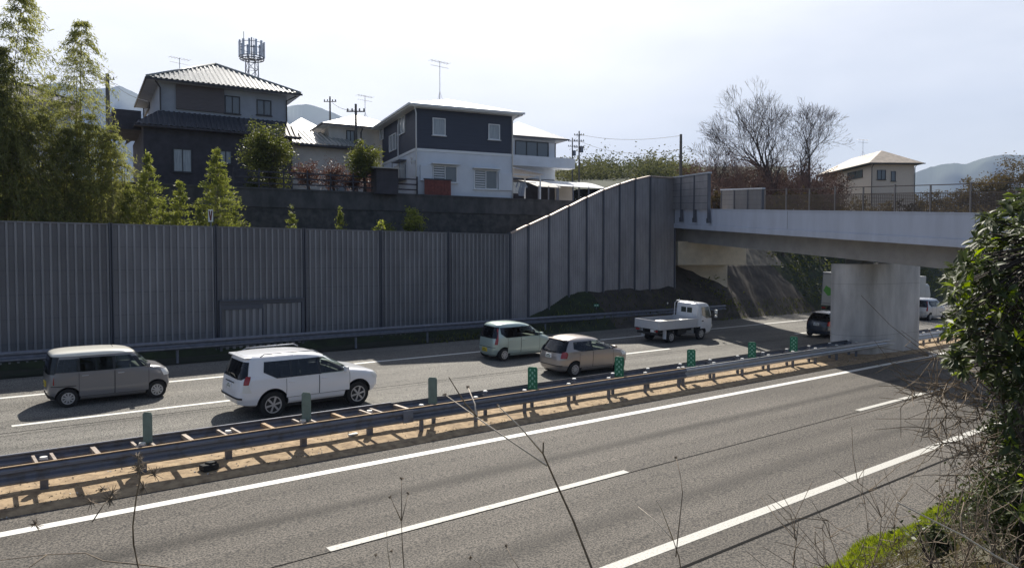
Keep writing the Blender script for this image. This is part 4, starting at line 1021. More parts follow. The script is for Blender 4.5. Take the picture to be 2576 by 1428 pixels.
# ---------------------------------------------------------------- small things by the road
q = VY(1500, 783, 33.3)
t = thing('distance_marker', 'small green distance marker on a thin post behind the roadside guardrail', 'sign', (q.x, 33.3, gz(33.3)), R(-30))
s = MB(); zt = VY(1500, 770, 33.3).z-gz(33.3); s.cyl((0, 0, -.1), .025, zt+.2, 8); s.build('post', M['galv'], t)
s = MB(); s.bb(-.17, .17, -.045, -.028, zt-.02, zt+.14); sg = s.build('sign_board', mat('sign_green', (.02, .22, .12), .4), t, bevel=.008)
s = MB()
for q_ in (-.11, -.045, .05, .10): s.bb(q_-.018, q_+.018, -.0475, -.045, zt+.03, zt+.09)
s.build('lettering', M['cap_white'], sg)
for i, (px, py) in enumerate(((1679, 762),)):
    q = VY(px, py, 33.3); t = thing('delineator', 'thin roadside post with a round white reflector left of the truck cab', 'reflector', (q.x, 33.3, gz(33.3)))
    z = q.z-gz(33.3); s = MB(); s.cyl((0, 0, -.1), .02, z+.1, 8); s.build('post', M['galv'], t); s = MB(); s.tube([(0, -.03, z), (0, .0, z)], .06, 14); s.build('reflector', M['cap_white'], t)
q = G(526, 1189); s = MB(); s.box((0, 0, .07), (.38, .26, .14), rz=.2); s.box((.05, .02, .16), (.2, .2, .05), rz=.5)
o = s.build('debris_box', M['black'], None, bevel=.02); o.location = (q.x, q.y, q.z+.08); tag(o, 'black box like piece of debris lying on the soil of the median', 'debris')
q = G(907, 1112); s = MB(); s.box((0, 0, .03), (.30, .12, .05), rz=.3); o = s.build('litter', M['cap_white'], None, bevel=.015); o.location = (q.x, 18.9, gz(18.9)+.09); tag(o, 'white scrap of litter under the median guardrail below the third plain board', 'litter')
q = G(706, 994); s = MB(); s.box((0, 0, .012), (.22, .10, .03), rz=.1); s.box((.06, .02, .035), (.1, .08, .03), rz=.8)
# ================================================================ RETAINING WALLS AND HOUSES
def onplane(P, d, px, py):
    """sight line met with the upright plane through P along the level direction d: (distance along d, height)"""
    n = Vector((-d.y, d.x, 0)); r = ray(px, py); t = (P.x*n.x+P.y*n.y)/(r[0]*n.x+r[1]*n.y)
    q = Vector((r[0]*t, r[1]*t, CAM_H+r[2]*t)); return (q-Vector((P.x, P.y, 0))).dot(d), q.z
rw = thing('retaining_wall', 'long aged concrete and dark stone retaining wall below the houses', 'wall', (0, yr(0), 5))
s = MB(); s2 = MB(); s3 = MB(); X = -40
vsx = [x for x in range(-40, 46, 2)]
for a, c in zip(vsx[:-1], vsx[1:]):
    ya, yc = yr(a)-yr(0), yr(c)-yr(0)
    def quadbox(b, z0, z1, off0, off1):
        b.add([(a, ya+off0, z0), (c, yc+off0, z0), (c, yc+off1, z0), (a, ya+off1, z0), (a, ya+off0, z1), (c, yc+off0, z1), (c, yc+off1, z1), (a, ya+off1, z1)], [(0, 3, 2, 1), (4, 5, 6, 7), (0, 1, 5, 4), (1, 2, 6, 5), (2, 3, 7, 6), (3, 0, 4, 7)])
    quadbox(s, PLAT-.95-5, PLAT+.02-5, -.12, .2)
    quadbox(s2, -3.5, PLAT-.96-5, -.06, .3)
    quadbox(s3, PLAT+.021-5, PLAT+.12-5, -.17, .16)
s.build('concrete_band', M['conc_dark'], rw); s2.build('stone_face', M['stone'], rw); s3.build('coping', M['conc_dark'], rw)

M['siding_navy'] = mat('dark_blue_siding', (.050, .058, .085), .65, noise=.10, nscale=1.5, stretch=(.3, .3, 6))
M['siding_white'] = mat('white_siding', (.62, .66, .72), .75, noise=.05, nscale=1.0)
M['wall_cream'] = mat('cream_wall', (.62, .59, .55), .85, noise=.08, nscale=1.2)
M['wall_grey'] = mat('grey_wall', (.33, .36, .42), .85, noise=.08, nscale=1.2)
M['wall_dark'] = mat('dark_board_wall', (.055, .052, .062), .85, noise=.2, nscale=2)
M['shutter'] = mat('brown_shutter', (.115, .10, .105), .6, noise=.1, nscale=3, stretch=(1, 1, 8))
M['tile'] = mat('roof_tile', (.30, .31, .30), .32, noise=.12, nscale=2.5, spec=.6)
M['tile_dark'] = mat('dark_roof_tile', (.06, .062, .075), .5, noise=.15, nscale=3)
M['roof_white'] = mat('pale_roof', (.66, .66, .66), .35, noise=.05, nscale=1, spec=.6)
M['roof_brown'] = mat('weathered_roof', (.40, .34, .28), .7, noise=.2, nscale=2)
M['frame_white'] = mat('white_frame', (.72, .74, .76), .5)
M['frame_dark'] = mat('dark_frame', (.04, .04, .045), .5)
M['pane'] = mat('window_pane', (.10, .115, .13), .12, spec=.7, coat=.4)
M['curtain_pane'] = mat('curtained_pane', (.40, .44, .47), .25, col2=(.25, .28, .31), nscale=7, stretch=(4, 4, .2), coat=.3)
M['pipe'] = mat('downpipe', (.045, .045, .05), .5)
M['rustred'] = mat('rust_red_panel', (.16, .045, .035), .7, noise=.25, nscale=5)

class House:
    """walls on local axes: +x along the face on the viewer's right, +y away along the left face"""
    def __init__(s, name, label, px, py, D, head, z=None, cat='house'):
        P = PD(px, py, D); s.z = P.z if z is None else z
        s.P = Vector((P.x, P.y, s.z)); s.rz = head; s.dx = Vector((math.cos(head), math.sin(head), 0)); s.dy = Vector((-math.sin(head), math.cos(head), 0))
        s.o = thing(name, label, cat, s.P, head)
    def fx(s, px, py, yoff=0): a, z = onplane(s.P+s.dy*yoff, s.dx, px, py); return a, z-s.z
    def fy(s, px, py, xoff=0): a, z = onplane(s.P+s.dx*xoff, s.dy, px, py); return a, z-s.z
    def box(s, n, x0, x1, y0, y1, z0, z1, m, bevel=0, parent=None): b = MB(); b.bb(x0, x1, y0, y1, z0, z1); return b.build(n, m, parent or s.o, bevel=bevel)
    def window(s, face, a0, a1, z0, z1, off=0, fm='frame_white', pm='pane', mull=1, sill=True, hood=False):
        """face 'x': on the plane y=off; face 'y': on the plane x=off"""
        f = MB(); t = .055; d = .07
        def bb(b, u0, u1, w0, w1, p0, p1):
            if face == 'x': b.bb(u0, u1, off-p1, off-p0, w0, w1)
            else: b.bb(off-p1, off-p0, u0, u1, w0, w1)
        bb(f, a0-t, a1+t, z1, z1+t, 0, d); bb(f, a0-t, a1+t, z0-t, z0, 0, d); bb(f, a0-t, a0, z0, z1, 0, d); bb(f, a1, a1+t, z0, z1, 0, d)
        for q in range(mull):
            m_ = a0+(a1-a0)*(q+1)/(mull+1); bb(f, m_-.025, m_+.025, z0, z1, .012, d-.01)
        fr = f.build('window', M[fm], s.o)
        p = MB(); bb(p, a0, a1, z0, z1, -.02, .010); p.build('pane', M[pm], fr)
        if sill: q = MB(); bb(q, a0-.12, a1+.12, z0-t-.05, z0-t-.002, 0, .13); q.build('sill', M[fm], fr)
        if hood: q = MB(); bb(q, a0-.18, a1+.18, z1+t+.05, z1+t+.10, 0, .42); q.build('hood', M[fm], fr)
        return fr
def ribbed_plane(b, e0, e1, t0, t1, pitch, amp):
    e0, e1, t0, t1 = map(Vector, (e0, e1, t0, t1)); L_ = (e1-e0).length; u = (e1-e0).normalized()
    a0 = (t0-e0).dot(u); a1 = (t1-e0).dot(u); up = (t0-e0)-u*a0; H = up.length; up.normalize(); nrm = u.cross(up).normalized()
    if nrm.z < 0: nrm = -nrm
    n = max(2, int(L_/pitch)); cols = []
    for i in range(n):
        x = i/n*L_; w = L_/n
        cols += [(x, 0), (x+w*.45, 0), (x+w*.55, amp), (x+w*.9, amp)]
    cols.append((L_, 0)); vs = []; fs = []
    for x, h in cols:
        f = 1.0
        if a0 > 1e-3: f = min(f, x/a0)
        if L_-a1 > 1e-3: f = min(f, (L_-x)/(L_-a1))
        f = max(0, f); p = e0+u*x; vs += [p+nrm*h, p+up*(H*f)+nrm*h]
    for i in range(len(cols)-1): fs.append((2*i, 2*i+2, 2*i+3, 2*i+1))
    b.add(vs, fs)
def hip_roof(h, x0, x1, y0, y1, z, rise, m, rib=0.0, amp=.05, ov=.5, name='roof', ridge=None, thick=.12, soffit=None, gutter='pipe'):
    X0, X1, Y0, Y1 = x0-ov, x1+ov, y0-ov, y1+ov; W_, D_ = X1-X0, Y1-Y0
    if ridge: r0, r1 = Vector((*ridge[0], z+rise)), Vector((*ridge[1], z+rise))
    elif W_ >= D_: r0, r1 = Vector((X0+D_/2, (Y0+Y1)/2, z+rise)), Vector((X1-D_/2, (Y0+Y1)/2, z+rise))
    else: r0 = r1 = None; ra, rb = Vector(((X0+X1)/2, Y0+W_/2, z+rise)), Vector(((X0+X1)/2, Y1-W_/2, z+rise))
    A, B_, C_, D2 = Vector((X0, Y0, z)), Vector((X1, Y0, z)), Vector((X1, Y1, z)), Vector((X0, Y1, z))
    b = MB()
    if r0 is not None: planes = [(A, B_, r0, r1), (B_, C_, r1, r1), (C_, D2, r1, r0), (D2, A, r0, r0)]
    else: planes = [(A, B_, ra, ra), (B_, C_, ra, rb), (C_, D2, rb, rb), (D2, A, rb, ra)]
    for p in planes:
        if rib: ribbed_plane(b, *p, rib, amp)
        else: b.add(list(p) if p[2] != p[3] else list(p[:3]), [(0, 1, 3, 2)] if p[2] != p[3] else [(0, 1, 2)])
    ro = b.build(name, M[m], h.o, fixn=False)
    s = MB(); s.bb(X0, X1, Y0, Y1, z-thick, z-.012); s.build('eave', M[soffit or 'frame_white'], ro)
    if gutter:
        s = MB(); g = .06
        s.bb(X0-.1, X1+.1, Y0-.10, Y0-.002, z-.13, z-.02); s.bb(X0-.10, X0-.002, Y0, Y1, z-.13, z-.02); s.build('gutter', M[gutter], ro)
    if rib:
        s = MB(); rr = .09
        for p in planes:
            s.tube([p[0]+Vector((0, 0, .05)), p[2]+Vector((0, 0, .07))], rr, 6)
        if r0 is not None: s.tube([r0+Vector((0, 0, .08)), r1+Vector((0, 0, .08))], .12, 6)
        s.build('ridge_tiles', M[m], ro, smooth=True)
    return ro
def aerial(h_or_none, x, y, z, hh, label, w=1.3, parent=None, rz=0.3):
    s = MB(); s.tube([(x, y, z), (x, y, z+hh)], .02, 5)
    for k2 in range(2): s.tube([(x-w/2*math.cos(rz), y-w/2*math.sin(rz), z+hh-.05-k2*.32), (x+w/2*math.cos(rz), y+w/2*math.sin(rz), z+hh-.05-k2*.32)], .014, 4)
    for k2 in range(7):
        f = (k2/6-.5)*w; l_ = .28; px_, py_ = x+f*math.cos(rz), y+f*math.sin(rz)
        s.tube([(px_+l_*math.sin(rz), py_-l_*math.cos(rz), z+hh-.05), (px_-l_*math.sin(rz), py_+l_*math.cos(rz), z+hh-.05)], .009, 4)
    for a in range(3):
        q = a*2.1; s.tube([(x, y, z+hh*.32), (x+.35*math.cos(q), y+.35*math.sin(q), z-.05)], .010, 4)
    return s.build('aerial', M['galv'], parent)

# house 1: two storeys, ribbed tile roof
h1 = House('tiled_house', 'dark two storey house with a striped pale tile hip roof, leftmost big house', 402, 320, 46.5, R(-8.2), z=PLAT)
rx, _ = h1.fx(722, 300); _, zt = h1.fx(402, 203); _, zb = h1.fx(402, 278)
ly = 8.6
h1.box('wall', 0, rx, 0, ly, zb-.3, zt, M['wall_grey'])
hip_roof(h1, 0, rx, 0, ly, zt, 2.35, 'tile', rib=.30, amp=.06, ov=.75, soffit='wall_grey', gutter='pipe')
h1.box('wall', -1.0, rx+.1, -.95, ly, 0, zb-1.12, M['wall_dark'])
# skirt roof over the ground floor
b = MB(); g0_, g1_ = zb-1.15, zb-.02
X0, X1, Y0 = -1.5, rx+.6, -1.5
ribbed_plane(b, (X0, Y0, g0_), (X1, Y0, g0_), (-.0, -.02, g1_), (rx+.0, -.02, g1_), .30, .05)
ribbed_plane(b, (X0, ly, g0_), (X0, Y0, g0_), (-.02, ly, g1_), (-.02, 0, g1_), .30, .05)
ro = b.build('roof', M['tile_dark'], h1.o, fixn=False)
s = MB(); s.bb(X0, X1, Y0, -.96, g0_-.12, g0_-.01); s.build('eave', M['wall_dark'], ro)
(a0, z0), (a1, z1) = h1.fx(443, 275), h1.fx(563, 224)
s = MB(); s.bb(a0, a1, -.14, -.003, z0+.02, z1); 
for q in range(9): s.bb(a0+.02, a1-.02, -.155, -.141, z0+.12+q*.12, z0+.13+q*.12)
s.build('shutter', M['shutter'], h1.o)
(a0, z0), (a1, z1) = h1.fx(568, 283), h1.fx(601, 246); h1.window('x', a0, a1, z0, z1, 0, 'frame_dark', 'pane')
(a0, z0), (a1, z1) = h1.fx(648, 287), h1.fx(680, 256); h1.window('x', a0, a1, z0, z1, 0, 'frame_dark', 'pane')
(a0, z0), (a1, z1) = h1.fy(377, 270), h1.fy(363, 236); h1.window('y', min(a0, a1), max(a0, a1)+.5, z0, z1, 0, 'frame_dark', 'frame_dark', mull=0)
(a0, z0), (a1, z1) = h1.fx(438, 430, -.95), h1.fx(480, 378, -.95); h1.window('x', a0, a1, z0, z1, -.95, 'frame_dark', 'curtain_pane')
(a0, z0), (a1, z1) = h1.fx(555, 410, -.95), h1.fx(580, 382, -.95); h1.window('x', a0, a1, z0, z1, -.95, 'frame_dark', 'curtain_pane')
for xx in (.05, rx-.05):
    s = MB(); s.tube([(xx-.3 if xx < 1 else xx+.5, -.7, zt-.2), (xx, -.12, zt-.45), (xx, -.12, zb)], .05, 6); s.build('downpipe', M['pipe'], h1.o)
# balcony on the left flank
s = MB(); s.bb(-2.6, -1.0, .5, 5.5, g0_-.1, g0_+.08); s.bb(-2.6, -2.5, .5, 5.5, g0_+.08, g0_+1.1); s.bb(-2.5, -1.0, .5, .6, g0_+.08, g0_+1.1)
s.tube([(-2.5, .6, 0), (-2.5, .6, g0_)], .07, 6); s.build('balcony', M['wall_dark'], h1.o)
aerial(None, 1.6, 3.6, zt+1.2, 1.25, '', parent=h1.o)
# low wing at its right
s = MB()
wx0, wx1 = rx+.2, rx+5.3
wz = h1.fx(775, 366)[1]
h1.box('wing_wall', wx0, wx1, -.2, 5, 0, wz, M['wall_cream'])
b = MB(); ribbed_plane(b, (wx0-.2, -.9, wz), (wx1+.7, -.9, wz), (wx0-.2, 2.4, wz+1.35), (wx1-2.2, 2.4, wz+1.35), .30, .06)
ribbed_plane(b, (wx1+.7, -.9, wz), (wx1+.7, 5.4, wz), (wx1-2.2, 2.4, wz+1.35), (wx1-2.2, 2.4, wz+1.35), .30, .06)
ro = b.build('roof', M['tile'], h1.o, fixn=False)
s = MB(); s.bb(wx0, wx1+.7, -.9, 5.2, wz-.12, wz-.012); s.build('eave', M['tile_dark'], ro)
h1.window('x', wx0+2.6, wx0+3.7, .9, 2.1, -.2, 'frame_dark', 'curtain_pane')
# pale roofed house behind the gap
hg = House('distant_house', 'glaring pale roof seen in the gap right of the tiled house', 722, 343, 62, R(-9), z=PLAT)
rxx, zt_ = hg.fx(826, 338); hg.box('wall', 0, rxx-.3, 0, 7, 0, zt_, M['wall_cream']); hip_roof(hg, 0, rxx-.3, 0, 7, zt_, 1.5, 'roof_white', ov=.5)
hg.window('x', 1, 2.2, 3.6, 4.6, 0, 'frame_dark')

# house 3: cream, behind the navy house
h3 = House('cream_house', 'cream walled house with dark eaves, partly behind the left side of the navy house', 828, 400, 53, R(-11), z=PLAT)
_, zt3 = h3.fx(835, 314)
h3.box('wall', 0, 5.5, 0, 6.5, 2.7, zt3, M['wall_cream']); h3.box('lower_wall', -.01, 5.51, -.03, 6.5, 0, 2.69, mat('brown_siding', (.22, .12, .10), .8, noise=.12))
hip_roof(h3, 0, 5.5, 0, 6.5, zt3, 1.4, 'roof_white', ov=.6, gutter='pipe')
(a0, z0), (a1, z1) = h3.fx(873, 360), h3.fx(890, 331); h3.window('x', a0, a1, z0, z1, 0, 'frame_dark', 'curtain_pane')
s = MB(); a0 = h3.fx(907, 310)[0]; s.tube([(a0, -.5, zt3-.2), (a0, -.1, zt3-.4), (a0, -.1, 0)], .05, 6); s.build('downpipe', M['pipe'], h3.o)
aerial(None, 3.3, 2.2, zt3+.9, 1.9, '', parent=h3.o)

# house 2: navy over white
h2 = House('navy_house', 'two storey house with navy upper siding over a white ground floor', 1047, 495, 46.0, R(-14.3))
rx, _ = h2.fx(1288, 507); _, zt = h2.fx(1047, 264); _, zm = h2.fx(1047, 374)
ly = 8.2
h2.box('upper_wall', 0, rx, 0, ly, zm, zt, M['siding_navy'])
h2.box('lower_wall', -.03, rx+.03, -.03, ly+.03, -.3, zm-.13, M['siding_white'])
h2.box('belt_course', -.07, rx+.07, -.07, ly+.07, zm-.129, zm+.03, M['frame_white'])
hip_roof(h2, 0, rx, 0, ly, zt, 1.25, 'roof_white', ov=.55, thick=.20, gutter='frame_white')
for (p0, p1, pm) in (((1090, 338), (1118, 301), 'curtain_pane'), ((1230, 349), (1255, 316), 'curtain_pane')):
    (a0, z0), (a1, z1) = h2.fx(*p0), h2.fx(*p1); h2.window('x', a0, a1, z0, z1, 0, 'frame_white', pm, mull=0)
for (p0, p1) in (((1090, 456), (1147, 421)), ((1194, 473), (1248, 432))):
    (a0, z0), (a1, z1) = h2.fx(*p0), h2.fx(*p1); f = h2.window('x', a0, a1, z0, z1, -.03, 'frame_white', 'pane', hood=True)
    s = MB()
    for q in range(7): s.bb(a0+.04, (a0+a1)/2-.04, -.062, -.052, z0+.08+q*.15, z0+.13+q*.15)
    s.build('louvre', M['frame_white'], f)
for (p0, p1) in (((1056, 455), (1086, 417)), ((1252, 479), (1286, 436))):
    (a0, z0), (a1, z1) = h2.fx(*p0), h2.fx(*p1); h2.box('shutter_box', a0, a1, -.17, -.031, z0, z1, M['siding_white'], bevel=.01)
for (p0, p1) in (((1019, 332), (1004, 300)), ((965, 348), (957, 318)), ((997, 374), (981, 345))):
    (a0, z0), (a1, z1) = h2.fy(*p0), h2.fy(*p1); h2.window('y', min(a0, a1), max(a0, a1), z0, z1, 0, 'frame_white', 'curtain_pane', mull=1 if a1-a0 > .9 else 0, sill=False)
for q in ((0, -.0), (rx, 0)):
    s = MB(); xx = q[0]; s.tube([(xx-.25 if xx == 0 else xx+.3, -.5, zt-.15), (xx-.02, -.12, zt-.5), (xx-.02, -.12, -.1)], .045, 8); s.build('downpipe', M['frame_white'], h2.o, smooth=True)
a0 = h2.fy(1005, 330)[0]; s = MB(); s.tube([(-.1, a0, zt-.6), (-.1, a0, 0)], .04, 6); s.build('downpipe', M['frame_white'], h2.o)
# shelf with boxes and a dish on the left flank
(a0, z0), (a1, z1) = h2.fy(1022, 452, -.05), h2.fy(1001, 412, -.05)
s = MB(); s.bb(-.50, -.04, min(a0, a1), max(a0, a1), z0, z0+.05); s.bb(-.50, -.04, min(a0, a1), max(a0, a1), z1, z1+.05)
for yy in (min(a0, a1)+.05, max(a0, a1)-.05): s.bb(-.48, -.44, yy-.02, yy+.02, z0, z1)
s.build('wall_shelf', M['galv'], h2.o)
s = MB(); s.bb(-.42, -.06, min(a0, a1)+.15, max(a0, a1)-.3, z0+.05, z1-.25); s.build('meter_box', M['conc'], h2.o, bevel=.02)
(a0, z0) = h2.fy(1033, 404, -.3); s = MB()
vs = []; fs = []
for i in range(5):
    for j in range(14):
        r_ = .24*i/4; q = 2*math.pi*j/14; vs.append((r_*math.cos(q), .5*r_*r_*2.2, r_*math.sin(q)))
for i in range(4):
    for j in range(14): fs.append((i*14+j, i*14+(j+1) % 14, (i+1)*14+(j+1) % 14, (i+1)*14+j))
s.add(vs, fs); s.tube([(0, .02, 0), (.25, .3, -.1)], .02, 6); dsh = s.build('satellite_dish', M['cap_white'], h2.o, smooth=True); dsh.location = (-.3, a0, z0); dsh.rotation_euler = (0, 0, R(-120))
aerial(None, 3.0, 4.2, zt+1.0, 3.0, '', parent=h2.o, w=1.5)

# house 4: white with a balcony, right of the navy house
h4 = House('balcony_house', 'white house with wide dark upstairs windows and a balcony, right of the navy house', 1270, 470, 60, R(-13), z=PLAT)
rx4, _ = h4.fx(1396, 420); _, zt4 = h4.fx(1396, 352)
_, zf = h4.fx(1396, 402); _, zf2 = h4.fx(1396, 424)
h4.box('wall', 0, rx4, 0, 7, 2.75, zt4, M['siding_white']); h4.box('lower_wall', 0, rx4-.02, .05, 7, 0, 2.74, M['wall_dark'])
hip_roof(h4, 0, rx4, 0, 7, zt4, 1.7, 'roof_white', ov=.8, gutter='pipe', soffit='wall_grey')
(a0, z0), (a1, z1) = h4.fx(1297, 396), h4.fx(1378, 361); h4.window('x', a0, a1, z0, z1, 0, 'frame_dark', 'pane', mull=2, sill=False)
a0, a1 = h4.fx(1379, 380)[0], h4.fx(1395, 380)[0]; h4.box('shutter_box', a0, a1, -.14, -.004, z0, z1, M['siding_white'])
h4.box('balcony', -.5, rx4+1.2, -1.25, -.16, zf2-.1, zf+.0, M['siding_white'])
s = MB(); s.tube([(rx4-.05, -.14, zt4-.3), (rx4-.05, -.14, zf)], .05, 6); s.build('downpipe', M['pipe'], h4.o)
# small wing roof
h4.box('porch_roof', rx4, rx4+2.2, -.5, 3, 2.3, 2.45, M['roof_white'], bevel=.02); h4.box('porch_wall', rx4+.01, rx4+1.7, 0, 2.8, 0, 2.29, M['wall_cream'])

# house 5: beige, beyond the bridge
h5 = House('beige_house', 'beige house with a weathered hip roof beyond the bridge, right of the bare trees', 2194, 410, 88, R(-36), z=PLAT-.6)
_, zt5 = h5.fx(2194, 411); rx5 = h5.fx(2300, 425)[0]; ly5 = h5.fy(2072, 411)[0]
h5.box('wall', 0, rx5, 0, ly5, 0, zt5, mat('beige_wall', (.68, .57, .47), .85, noise=.06))
hip_roof(h5, 0, rx5, 0, ly5, zt5, 1.9, 'roof_brown', ov=.75, soffit='frame_dark', gutter='pipe')
for (p0, p1, fc) in (((2207, 451), (2227, 429), 'x'), ((2242, 455), (2252, 432), 'x')):
    (a0, z0), (a1, z1) = h5.fx(*p0), h5.fx(*p1); h5.window('x', a0, a1, z0, z1, 0, 'frame_dark', 'pane', mull=1 if a1-a0 > .8 else 0)
for (p0, p1) in (((2133, 452), (2170, 428)), ((2075, 450), (2105, 430))):
    (a0, z0), (a1, z1) = h5.fy(*p0), h5.fy(*p1); h5.window('y', min(a0, a1), max(a0, a1), z0, z1, 0, 'frame_dark', 'pane')
for (xx, yy) in ((-.08, -.12), (rx5+.02, -.10)):
    s = MB(); s.tube([(xx, -.6, zt5-.15), (xx, yy, zt5-.45), (xx, yy, 0)], .05, 6); s.build('downpipe', M['pipe'], h5.o)
aerial(None, rx5*.35, ly5*.45, zt5+1.6, 2.1, '', parent=h5.o, w=1.6)
# dim house at the far left behind the bamboo
h6 = House('distant_house', 'dark roofed house glimpsed between the bamboo at far left', 128, 330, 60, R(-8), z=PLAT)
rx6 = h6.fx(195, 300)[0]; z6 = h6.fx(160, 262)[1]; h6.box('wall', -6, rx6-.5, 0, 6, 0, z6, M['wall_grey']); hip_roof(h6, -6, rx6-.5, 0, 6, z6, 1.8, 'tile_dark', rib=.35, ov=.8)

# garden things on the terrace
def onplat(px, D): p = PD(px, 600, D); return Vector((p.x, p.y, PLAT))
fp = h2.P+h2.dx*h2.fx(1068, 497, -.5)[0]-h2.dy*.5
(a0, _), (a1, z1) = h2.fx(1068, 497, -.5), h2.fx(1134, 455, -.5)
t = thing('red_panel', 'rust red sheet panel leaning at the foot of the navy house', 'panel', h2.P+h2.dx*a0-h2.dy*.5, h2.rz)
s = MB(); s.bb(0, a1-a0, -.03, .03, 0, z1)
for q in range(1, 8): s.bb((a1-a0)*q/8-.01, (a1-a0)*q/8+.01, -.045, -.03, .02, z1-.05)
s.build('sheet', M['rustred'], t); s = MB(); s.bb(-.05, a1-a0+.05, -.05, .05, z1+.002, z1+.08); s.build('top_board', M['wall_dark'], t)
# wooden shed
c_ = PD(948, 490, 43.5); t = thing('garden_shed', 'dark wooden shed with a sloping roof, left of the navy house', 'shed', (c_.x, c_.y, PLAT), R(-14))
s = MB(); s.bb(0, 1.3, 0, 1.4, 0, 1.5); s.build('wall', M['wall_dark'], t); s = MB(); s.box((.65, .6, 1.6), (1.7, 1.9, .06), rx=.12); s.build('roof', M['conc'], t)
# board fence along the terrace edge, left part
t = thing('garden_fence', 'low dark wooden fence along the terrace edge below the tiled house', 'fence', (13.5, yr(13.5)+.1, PLAT+.1), math.atan(-.2))
L_ = 10.6
s = MB()
for q in range(3): s.bb(0, L_, -.02, .02, .25+q*.32, .33+q*.32)
s.build('rail', M['wall_dark'], t)
for q in range(9): s = MB(); s.bb(L_*q/8-.04, L_*q/8+.04, -.03, .05, 0, 1.1); s.build('post', M['wall_dark'], t)
# laundry canopy
P0 = h2.P+h2.dx*(h2.fx(1290, 500)[0]+.2)+h2.dy*.3
t = thing('patio_canopy', 'small sloping canopy on thin white posts at the right wall of the navy house', 'canopy', P0, h2.rz)
cw = 2.0
zc = onplane(P0, h2.dx, 1300, 425)[1]-P0.z
s = MB(); s.box((cw/2, 1.2, zc-.12), (cw+.3, 3.0, .04), ry=.14); s.build('roof', mat('corrugated_sheet', (.60, .62, .70), .4, noise=.2, nscale=14), t)
for yy in (0, 2.4): s = MB(); s.bb(cw-.08, cw, yy-.04, yy+.04, 0, zc-.3); s.build('post', M['frame_white'], t)
s = MB(); s.bb(0, cw, -.03, .03, zc-.42, zc-.32); s.build('beam', M['frame_white'], t)
s = MB(); s.tube([(.1, .5, zc-.8), (cw-.1, .5, zc-.8)], .02, 6); s.build('clothes_pole', M['galv'], t)
for q, (xx, l_, m, lb) in enumerate(((.35, .75, 'cap_white', 'white shirt hanging under the patio canopy'), (.8, .9, 'wall_grey', 'grey garment hanging beside the white shirt under the patio canopy'))):
    s = MB(); vs = []; fs = []
    for i in range(7):
        for j in range(5): vs.append((.5*(i/6-.5)*(1-.12*j/4), .05*math.sin(i*1.7+j), -l_*j/4))
    for i in range(6):
        for j in range(4): fs.append((i*5+j, (i+1)*5+j, (i+1)*5+j+1, i*5+j+1))
    s.add(vs, fs); s.box((-.32, 0, -.18), (.14, .04, .34), ry=.5); s.box((.32, 0, -.18), (.14, .04, .34), ry=-.5)
    o = s.build('laundry', M[m], None, fixn=False); w_ = Matrix.Translation(P0) @ Matrix.Rotation(h2.rz, 4, 'Z') @ Matrix.Translation((xx, .5, zc-.82)); o.matrix_world = w_
    md = o.modifiers.new('t', 'SOLIDIFY'); md.thickness = .012; tag(o, lb, 'laundry')
# carport roofs
for q, (pa, pb, D, py0, lb) in enumerate(((1352, 1420, 53, 468, 'arched carport roof with dark side, right of the laundry canopy'), (1398, 1548, 56, 466, 'long pale carport roof rising behind the climbing barrier'))):
    A_ = PD(pa, py0, D); t = thing('carport', lb, 'carport', (A_.x, A_.y, PLAT-.3), R(-8))
    L_ = (pb-pa)/FPX*D*1.08; zz = A_.z-PLAT+.3
    b = MB(); vs = []; fs = []; n = 10
    for i in range(n+1):
        u = i/n; yy = 4.6*u; z = zz+.75*math.sin(u*math.pi*.62)-.05
        vs += [(0, yy, z), (L_, yy, z), (L_, yy, z+.03), (0, yy, z+.03)]
    for i in range(n):
        for j in range(4): fs.append((4*i+j, 4*i+(j+1) % 4, 4*i+4+(j+1) % 4, 4*i+4+j))
    fs += [(0, 1, 2, 3), (4*n, 4*n+1, 4*n+2, 4*n+3)]
    b.add(vs, fs); b.build('roof', M['roof_white'] if q else mat('smoked_sheet', (.16, .15, .15), .4), t, smooth=False)
    nn = 3 if q == 0 else 4
    for i in range(nn): s = MB(); xx = .2+(L_-.4)*i/(nn-1); s.bb(xx-.04, xx+.04, .1, .18, 0, zz+.05); s.build('post', M['galv'], t)

# ---------------------------------------------------------------- mast, poles and wires
T = PD(634, 180, 118); gzT = PLAT
t = thing('telecom_mast', 'lattice mobile phone mast with a round antenna platform behind the tiled roof', 'mast', (T.x, T.y, gzT))
def zat(py, D): return CAM_H+(650-py)/FPX*D-0
zp = PD(634, 150, 118).z-gzT; ztp = PD(634, 104, 118).z-gzT
s = MB(); r_ = 1.0
for q in range(4):
    a = R(45+90*q); s.tube([(r_*1.7*math.cos(a), r_*1.7*math.sin(a), 0), (r_*math.cos(a), r_*math.sin(a), zp+.4)], .09, 5)
for i in range(18):
    z0, z1 = zp*i/18, zp*(i+1)/18; k0, k1 = 1.7-.7*i/18, 1.7-.7*(i+1)/18
    for q in range(4):
        a, c = R(45+90*q), R(135+90*q)
        s.tube([(k0*math.cos(a), k0*math.sin(a), z0), (k1*math.cos(c), k1*math.sin(c), z1)], .045, 4); s.tube([(k1*math.cos(a), k1*math.sin(a), z1), (k1*math.cos(c), k1*math.sin(c), z1)], .04, 4)
s.build('lattice', M['galv'], t)
s = MB(); rp = 1.8; N = 16
for zz in (zp, zp+.35):
    s.tube([(rp*math.cos(2*math.pi*i/N), rp*math.sin(2*math.pi*i/N), zz) for i in range(N+1)], .09, 5)
for i in range(8): a = 2*math.pi*i/8; s.tube([(0, 0, zp), (rp*math.cos(a), rp*math.sin(a), zp)], .07, 4)
for zz in (zp+1.6, ztp-.4): s.tube([(rp*math.cos(2*math.pi*i/N), rp*math.sin(2*math.pi*i/N), zz) for i in range(N+1)], .05, 5)
